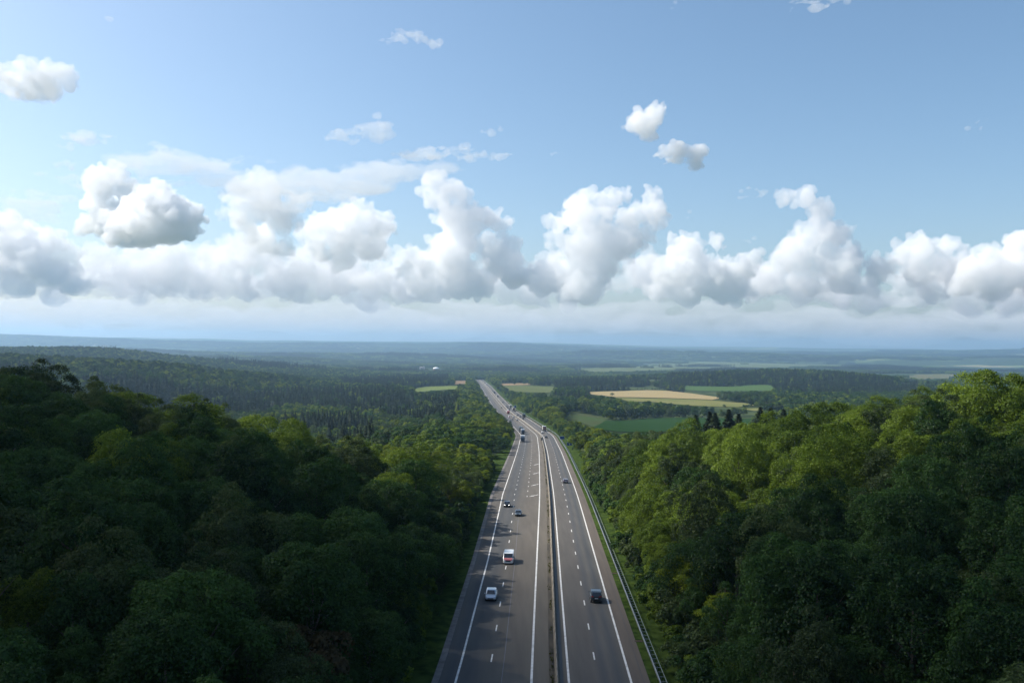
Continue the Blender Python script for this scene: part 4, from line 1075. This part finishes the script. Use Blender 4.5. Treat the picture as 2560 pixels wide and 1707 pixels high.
def car(label, col, style='hatch', lights=False, detail=True, group=None, cat='car'):
    e = bpy.data.objects.new('car' if cat == 'car' else 'van', None); C.objects.link(e); tag(e, label, cat, group)
    P_ = PA[col]; b = MB()
    if style == 'van':
        L, W, H = 2.5, .97, 1.98
        b.loft([sect(-2.48, .90, .82, .42, 1.86), sect(-2.40, .95, .87, .30, 1.95), sect(-1, .97, .88, .25, 1.98), sect(.8, .97, .88, .25, 1.97), sect(1.25, .97, .86, .25, 1.90),
                sect(1.62, .97, .88, .25, 1.52), sect(1.98, .97, .90, .25, 1.16), sect(2.30, .93, .84, .27, 1.02), sect(2.47, .82, .74, .34, .82)])
        link('body', b.done('body', P_), e)
        quad('windscreen', [(-.80, 1.30, 1.86), (.80, 1.30, 1.86), (.86, 1.95, 1.20), (-.86, 1.95, 1.20)], M['glass'], e)
        for s in (-1, 1):
            quad('side_window', [(s * .905, .35, 1.72), (s * .905, 1.15, 1.70), (s * .95, 1.72, 1.22), (s * .95, .35, 1.20)], M['glass'], e, .03)
            bx = MB(); bx.box(s * .97 if s > 0 else -1.17, 1.17 if s > 0 else -.97, 1.42, 1.54, 1.15, 1.40); link('mirror', bx.done('mirror', M['black']), e)
            quad('headlight', [(s * .55, 2.42, .92), (s * .86, 2.24, .94), (s * .86, 2.36, .74), (s * .58, 2.46, .74)], M['lamp'], e, .03)
        quad('hood_band', [(-.80, 2.33, .985), (.80, 2.33, .985), (.74, 2.46, .85), (-.74, 2.46, .85)], PA['red'], e, .02)
        quad('grille', [(-.52, 2.475, .80), (.52, 2.475, .80), (.45, 2.46, .55), (-.45, 2.46, .55)], M['black'], e, .02)
        quad('hood_band', [(-.84, 2.03, 1.15), (.84, 2.03, 1.15), (.82, 2.28, 1.04), (-.82, 2.28, 1.04)], PA['red'], e, .015)
        bx = MB(); bx.box(-.82, .82, 2.42, 2.52, .30, .52); link('bumper', bx.done('bumper', P_), e)
        wy, wr = 1.55, .34
    else:
        suv = style == 'suv'; dz = .16 if suv else 0.0
        W = .92 if suv else .875
        if style == 'saloon':
            prof = [(-2.25, .72, .50, .82), (-2.15, .82, .30, .98), (-1.55, W, .24, 1.02), (0, W, .22, .97), (1.0, W, .22, .94), (1.75, .84, .24, .82), (2.1, .76, .30, .68), (2.2, .66, .38, .58)]
            roof = [(-1.75, .97, .72, .66), (-1.05, 1.36, .74, .58), (-.6, 1.43, .75, .57), (.25, 1.43, .75, .57), (.55, 1.36, .75, .59), (1.28, .95, .74, .68)]
        else:
            prof = [(-2.05, .75, .45, .85), (-1.97, .84, .28, 1.0), (-1.2, W, .22, 1.0), (0, W, .22, .97), (1.0, W, .22, .95), (1.68, .84, .24, .82), (1.97, .76, .30, .68), (2.05, .66, .38, .58)]
            roof = [(-1.98, 1.0, .74, .68), (-1.62, 1.36, .75, .62), (-1.2, 1.47, .76, .60), (.15, 1.49, .76, .60), (.50, 1.42, .76, .61), (1.30, .96, .75, .70)]
        zs = 1.10 if suv else 1.0
        b.loft([sect(y, w, w * .93, zb + dz, zt * zs + dz * .6) for y, w, zb, zt in prof])
        link('body', b.done('body', P_), e)
        r_ = MB(); r_.loft([sect(y, wb * (1.05 if suv else 1), wt * (1.05 if suv else 1), .86 + dz, z * zs + dz * .6, .05) for y, z, wb, wt in roof]); cab = link('cabin', r_.done('cabin', P_), e)
        f = lambda i, k: (roof[i][0], roof[i][1] * zs + dz * .6)
        k5 = 1.05 if suv else 1
        (y5, z5), (y4, z4), (y3, z3), (y0, z0), (y1, z1), (y2, z2) = f(5, 0), f(4, 0), f(3, 0), f(0, 0), f(1, 0), f(2, 0)
        wt4 = roof[4][3] * k5 - .05; wt5 = roof[5][3] * k5 - .02
        quad('windscreen', [(-wt4, y4 + .02, z4), (wt4, y4 + .02, z4), (wt5, y5 - .06, z5 + .03), (-wt5, y5 - .06, z5 + .03)], M['glass'], cab, .03)
        wt1 = roof[1][3] * k5 - .05; wt0 = roof[0][3] * k5 - .04
        quad('rear_window', [(-wt1, y1, z1), (wt1, y1, z1), (wt0, y0 + .06, z0 + .04), (-wt0, y0 + .06, z0 + .04)], M['glass'], cab, .03)
        for s in (-1, 1):
            quad('side_window', [(s * .66 * k5, y2 + .1, z2 - .09), (s * .66 * k5, y3, z3 - .09), (s * .755 * k5, y5 - .28, .99 * zs + dz * .6), (s * .755 * k5, y1 - .1, 1.02 * zs + dz * .6)], M['glass'], cab, .03)
            bx = MB(); bx.box(W if s > 0 else -W - .17, W + .17 if s > 0 else -W, .78, .90, .93 + dz, 1.08 + dz); link('mirror', bx.done('mirror', P_), e)
            yf = prof[-2][0]; zl = (.60 + dz) * zs
            quad('headlight', [(s * .42, yf + .06, zl), (s * .74, yf - .06, zl + .03), (s * .76, yf - .06, zl + .15), (s * .46, yf - .02, zl + .13)], M['lamp_on'] if lights else M['lamp'], e, .03)
            yr = prof[0][0]; zt = .80 * zs + dz
            quad('tail_light', [(s * .42, yr - .01, zt - .06), (s * .78, yr + .05, zt - .06), (s * .80, yr + .08, zt + .13), (s * .48, yr + .02, zt + .10)], M['tail'], e, .03)
        yr = prof[0][0]
        bx = MB(); bx.box(-.26, .26, yr - .03, yr + .02, .56 + dz, .68 + dz); link('number_plate', bx.done('number_plate', M['plate']), e)
        bx = MB(); bx.box(-.76, .76, yr - .02, yr + .10, .32 + dz, .46 + dz); link('bumper', bx.done('bumper', M['black']), e)
        yf = prof[-1][0]
        bx = MB(); bx.box(-.45, .45, yf - .08, yf + .02, .40 + dz, .55 + dz); link('grille', bx.done('grille', M['black']), e)
        wy, wr = 1.28, .34 if suv else .31
    if suv_ := (style == 'suv'):
        wr = .36
    for sx_ in (-1, 1):
        for yy in (-wy, wy):
            add_wheel(e, sx_ * (.78 if style != 'van' else .84), yy, wr, .21)
    return e


def lorry(label, cab_col, box_col, rear_col=None, L=12.5, group=None):
    e = bpy.data.objects.new('lorry', None); C.objects.link(e); tag(e, label, 'lorry', group)
    y1 = L / 2
    b = MB(); b.loft([sect(y1 - 2.3, 1.22, 1.18, .55, 3.25, .1), sect(y1 - .6, 1.24, 1.18, .5, 3.35, .1), sect(y1 - .12, 1.24, 1.12, .45, 3.0, .12), sect(y1, 1.18, 1.05, .5, 1.7, .12)]); cb = link('cab', b.done('cab', PA[cab_col]), e)
    quad('windscreen', [(-1.05, y1 - .22, 2.85), (1.05, y1 - .22, 2.85), (1.08, y1 - .02, 1.75), (-1.08, y1 - .02, 1.75)], M['glass'], cb, .06)
    for s in (-1, 1):
        quad('headlight', [(s * .7, y1 + .02, .75), (s * 1.1, y1 - .02, .75), (s * 1.1, y1 - .02, .95), (s * .7, y1 + .02, .95)], M['lamp'], cb, .04)
        bx = MB(); bx.box(1.27 if s > 0 else -1.47, 1.47 if s > 0 else -1.27, y1 - .35, y1 - .22, 1.9, 2.6); link('mirror', bx.done('mirror', M['black']), cb)
    quad('grille', [(-.8, y1 + .02, 1.55), (.8, y1 + .02, 1.55), (.8, y1 + .03, .75), (-.8, y1 + .03, .75)], M['black'], cb, .04)
    b = MB(); b.loft([sect(-y1, 1.26, 1.26, 1.15, 3.95, .04), sect(y1 - 2.9, 1.26, 1.26, 1.15, 3.95, .04)]); tr = link('trailer', b.done('trailer', PA[box_col]), e)
    b = MB(); b.box(-.5, .5, -y1 + .3, y1 - 1, .75, 1.15); link('chassis', b.done('chassis', M['black']), e)
    for s in (-1, 1):
        b = MB(); b.box(s * .62 - .58, s * .62 + .58, -y1 - .05, -y1 + .01, 1.22, 3.82); link('rear_door', b.done('rear_door', PA[rear_col or box_col]), tr)
        b = MB(); b.box(s * 1.0 - .16, s * 1.0 + .16, -y1 - .04, -y1 + .3, .82, 1.02); link('tail_light', b.done('tail_light', M['tail']), tr)
    b = MB(); b.box(-1.2, 1.2, -y1 + .05, -y1 + .18, .45, .6); link('underrun_bar', b.done('underrun_bar', M['black']), tr)
    for s in (-1, 1):
        for yy in (-y1 + 1.6, -y1 + 2.9, -y1 + 4.2, y1 - 4.0, y1 - 1.3):
            add_wheel(e, s * 1.05, yy, .5, .32)
    return e


def hit_road(u, v):
    Ys = np.geomspace(60, 3200, 6000); r = CAM3 @ np.array([(u - U0) / F, -(v - V0) / F, -1.0]); P = (r / r[1])[None] * Ys[:, None]
    below = P[:, 2] + CZ < zr(Ys) + .02; i = int(np.argmax(below)) if below.any() else len(Ys) - 1
    return float(P[i, 0] - xr(Ys[i])), float(Ys[i])


def lane(t_, Y):
    """snap a lateral offset to the nearest lane centre"""
    L = [float(t_ll(Y) + t_d1(Y)) / 2] + ([float(t_d1(Y) + t_d2(Y)) / 2, (float(t_d2(Y)) + T_LR) / 2] if Y > 262 else [float(t_d1(Y)) + 1.9])
    L += [(T_RL + T_DR) / 2, (T_DR + T_RR) / 2]
    return min(L, key=lambda c: abs(c - t_))
def drive(e, u, v, snap=True, dy=0.0):
    t_, Y = hit_road(u, v); Y += dy
    put(e, Y, lane(t_, Y) if snap else t_, .01, flip=t_ < 0)
    return Y


# named vehicles near the bridge (front of an oncoming car, rear of a departing one is nearest the lens)
drive(car('silver hatchback in the shaded slow lane of the oncoming carriageway', 'silver'), 1226, 1503, False, 2.0)
drive(car('white van with red front bands coming down the middle of the oncoming carriageway', 'white', 'van', cat='van'), 1270, 1411, False, 2.5)
drive(car('black car with lit headlights in the oncoming slow lane', 'black', 'hatch', True), 1267, 1268, False, 2.0)
drive(car('slate blue saloon beside the black car with lit headlights', 'slate', 'saloon'), 1295, 1291, False, 2.2)
drive(car('dark suv with red tail lights driving away by the guardrail', 'graphite', 'suv'), 1491, 1508, False, 2.1)
drive(car('violet-grey hatchback driving away alone in the sun', 'violet'), 1414, 1208, False, 2.0)
drive(car('black car driving away just before the blue signs', 'black'), 1371.5, 1095, True, 2)
drive(car('small white car close behind the lorry with maroon doors', 'white'), 1358.5, 1083, True, 2)
drive(lorry('white lorry with maroon rear doors driving away', 'grey', 'cream', 'maroon', 11), 1356, 1078, True, 5.5)
drive(lorry('oncoming lorry with navy cab and white roof, first of a column', 'navy', 'white', None, 13), 1303, 1105, True, 6.5)
drive(lorry('second oncoming lorry with white roof, close behind the navy cab', 'navy', 'white', None, 9), 1303, 1086, True, 4.5)
drive(lorry('dark oncoming lorry at the end of the column of three', 'black', 'graphite', None, 11), 1299.5, 1084, True, 22)
drive(car('dark car overtaking the column of oncoming lorries', 'slate', 'saloon'), 1307.5, 1074, True, 2)
far_cars = [(1294.4, 1052, 'slate', 'dark car alone in the oncoming fast lane beyond the lorries'), (1285, 1045, 'grey', 'grey car behind it in the oncoming fast lane'), (1280.6, 1054, 'graphite', 'dark car where trees begin to hide the oncoming lanes'),
            (1279, 1050, 'grey', 'grey car close to the trees on the oncoming lanes'), (1254, 1020, 'black', 'black car emerging beside the roadside crowns'),
            (1309.5, 1048, 'black', 'black car right behind the dark lorry driving away'), (1299.4, 1043, 'graphite', 'dark car overtaking the dark lorry'), (1292, 1039, 'grey', 'grey car further along the departing fast lane'),
            (1285.6, 1029, 'black', 'black car tailing the red-doored lorry'), (1271.8, 1024.5, 'slate', 'blue-grey car passing the red-doored lorry'), (1267.6, 1020, 'black', 'dark car abreast of the far pale lorry'), (1264, 1017, 'grey', 'grey car ahead of that dark car'),
            (1258.8, 1006.5, 'black', 'one of two dark cars abreast far down the road'), (1253, 1006.5, 'black', 'one of two dark cars abreast far down the road'), (1228.7, 977, 'graphite', 'dark speck of a car before the far lorries'), (1230, 979.5, 'black', 'second dark speck of a car before the far lorries'),
            (1222, 969, 'black', 'distant dark car beyond the far lorries'), (1218, 966, 'slate', 'distant bluish car near the end of the road'), (1215.5, 963.5, 'grey', 'distant grey car near the end of the road'), (1209, 957, 'black', 'last dark car in view at the end of the road')]
for u, v, c, lab in far_cars:
    drive(car(lab, c, group='distant cars'), u, v, True, 2)
drive(car('white van half hidden by crowns on the oncoming lanes', 'white', 'van', cat='van'), 1273, 1043.5, True, 2)
for u, v, cb, bx, rr, lab in ((1310.4, 1044, 'black', 'graphite', 'graphite', 'tall dark lorry driving away beneath the second bend'), (1282.5, 1027, 'maroon', 'cream', 'maroon', 'lorry with red-brown rear doors in the distance'), (1274, 1020, 'grey', 'cream', 'grey', 'pale lorry just ahead of the red-doored one'),
                              (1268, 1034.5, 'red', 'white', None, 'oncoming lorry with a red cab by the crowns'), (1244.3, 992.5, 'navy', 'cream', 'navy', 'pale-roofed lorry far down the departing lanes'), (1236.7, 984, 'black', 'graphite', 'black', 'dark lorry in front of the far pale-roofed one'), (1214, 961.5, 'white', 'white', None, 'white lorry at the far end of the road')):
    drive(lorry(lab, cb, bx, rr, 12, group='distant lorries'), u, v, True, 6)

# ------------------------------------------------------------------ signs, median markers, distant buildings
def sign(label, u, v, w, h, Y, marks, post=2.6):
    p = at(u, v, Y); g = float(ground_z(p[0], Y)); e = bpy.data.objects.new('road_sign', None); C.objects.link(e)
    e.location = (p[0], Y, g); tag(e, label, 'sign', 'blue road signs'); zc = p[2] - g
    b = MB(); b.box(-w / 2, w / 2, -.03, .03, zc - h / 2, zc + h / 2); pn = link('panel', b.done('panel', M['signblue']), e)
    b = MB()
    for x0, x1, z0, z1 in ((-w / 2, w / 2, -h / 2, -h / 2 + .06), (-w / 2, w / 2, h / 2 - .06, h / 2), (-w / 2, -w / 2 + .06, -h / 2 + .06, h / 2 - .06), (w / 2 - .06, w / 2, -h / 2 + .06, h / 2 - .06)):
        b.box(x0, x1, -.042, -.031, zc + z0, zc + z1)
    link('border', b.done('border', M['signwhite']), pn)
    if marks:
        b = MB()
        for pts in marks:
            b.loft([[(x * w / 2, -.05, zc + z * h / 2) for x, z in pts], [(x * w / 2, -.031, zc + z * h / 2) for x, z in pts]])
        link('symbol', b.done('symbol', M['signwhite']), pn)
    for s in (-1, 1):
        b = MB(); b.tube([(s * w * .32, .08, -.5), (s * w * .32, .08, zc + h * .45)], [.06, .06], 8); link('post', b.done('post', M['metal']), e)
    return e
ARROW = [[(-.06, -.1), (.06, -.1), (.06, .45), (-.06, .45)], [(-.2, .42), (.2, .42), (0, .78)]]
sign('taller blue sign with white arrow and lettering behind the guardrail', 1423.5, 1112.5, 3.0, 3.9, 500,
     ARROW + [[(-.72, -.42), (-.38, -.42), (-.38, -.1), (-.72, -.1)], [(.28, -.45), (.66, -.45), (.66, -.02), (.28, -.02)], [(-.08, -.5), (.02, -.5), (.02, -.12), (-.08, -.12)], [(-.8, -.66), (.8, -.66), (.8, -.62), (-.8, -.62)]])
sign('low plain blue sign beside a leafy bank', 1405.5, 1094, 3.0, 2.1, 560, None)
sign('large dark blue sign far down beside the departing lanes', 1287.3, 1019, 3.2, 5.2, 1110, None)
for u, v, Yc, lab in ((1353, 1104, None, 'narrow dark marker panel standing on the median before the bend'), (1295, 1043, None, 'second narrow dark marker on the median in the bend'), (1276, 1029.5, None, 'third narrow dark marker on the median beyond the bend')):
    t_, Y = hit_road(u, v); e = bpy.data.objects.new('median_marker', None); C.objects.link(e); put(e, Y, -.55); tag(e, lab, 'marker', 'median markers')
    b = MB(); b.box(-.32, .32, -.04, .04, .75, 2.7); link('panel', b.done('panel', M['signback']), e)
    b = MB(); b.box(-.05, .05, -.05, .05, -.2, 2.6); link('post', b.done('post', M['metal']), e)

# white-domed hall and pale works far out on the plain
x, y = hit(DOME[0], DOME[1], 0, 1000); z = float(ground_z(x, y)); s = y / F
e = bpy.data.objects.new('domed_hall', None); C.objects.link(e); e.location = (x, y, z); tag(e, 'low hall with a white domed roof far out among the woods', 'building')
b = MB(); n = 24; b.loft([[(7.6 * s * math.cos(2 * PI * k / n), 7.6 * s * math.sin(2 * PI * k / n), zz) for k in range(n)] for zz in (0, 6.0)])
link('wall', b.done('wall', mat('brown_cladding', (.16, .08, .06), .8)), e)
b = MB(); b.loft([[(8.0 * s * math.cos(q) * math.cos(2 * PI * k / n), 8.0 * s * math.cos(q) * math.sin(2 * PI * k / n), 6.0 + 3.9 * s * math.sin(q)) for k in range(n)] for q in (0, .25, .5, .8, 1.1, 1.4, 1.55)])
link('roof', b.done('roof', mat('white_roof', (.8, .8, .8), .5), True), e)
x, y = hit(WORKS[0], WORKS[1], 0, 1000); z = float(ground_z(x, y)); s = y / F
e = bpy.data.objects.new('works_building', None); C.objects.link(e); e.location = (x, y, z); tag(e, 'pale grey building with pointed towers beside the domed hall', 'building')
mw = mat('pale_wall', (.34, .31, .30), .8)
b = MB(); b.box(-6.5 * s, 5 * s, 0, 16, 0, 4.2 * s); link('wall', b.done('wall', mw), e)
b = MB(); b.loft([[(-6.9 * s, -.4, 4.2 * s), (5.4 * s, -.4, 4.2 * s), (5.4 * s, 16.4, 4.2 * s), (-6.9 * s, 16.4, 4.2 * s)], [(-6.2 * s, 7.8, 5.9 * s), (4.8 * s, 7.8, 5.9 * s), (4.8 * s, 8.2, 5.9 * s), (-6.2 * s, 8.2, 5.9 * s)]]); link('roof', b.done('roof', mat('grey_roof', (.25, .22, .22), .8)), e)
for xx, hh in ((3.2, 8.8), (6.2, 8.2)):
    b = MB(); b.box((xx - .8) * s, (xx + .8) * s, 2, 5, 0, hh * .72 * s); b.loft([[((xx - .8) * s, 2, hh * .72 * s), ((xx + .8) * s, 2, hh * .72 * s), ((xx + .8) * s, 5, hh * .72 * s), ((xx - .8) * s, 5, hh * .72 * s)], [(xx * s - .1, 3.4, hh * s), (xx * s + .1, 3.4, hh * s), (xx * s + .1, 3.6, hh * s), (xx * s - .1, 3.6, hh * s)]])
    link('tower', b.done('tower', mw), e)

# weeds at the foot of the median barrier
rgw = np.random.default_rng(44)
n = 1300; yy = 60 + (rgw.uniform(0, 1, n) ** 1.3) * 520; keep = fbm(yy / 6, yy * 0, 5, 3) > .43; yy = yy[keep]; n = len(yy)
xx = xr(yy) - .42 - np.abs(rgw.normal(size=n)) * .22; hh = rgw.uniform(.06, .4, n)
P = np.stack([xx, yy, zr(yy) + hh * .5], -1)
V, Fc = leaf_cards(P, np.stack([rgw.normal(size=n), rgw.normal(size=n), .5 + 0 * xx], -1), .34, rgw)
lw = leaf_mat('weeds', (.035, .045, .012), (.11, .11, .035))
tag(link('weeds', mesh('weeds', V, Fc, lw, attr=[('var', 'FACE', 'FLOAT', rgw.uniform(0, 1, n))])), 'dry weeds growing along the foot of the median barrier', kind='stuff')
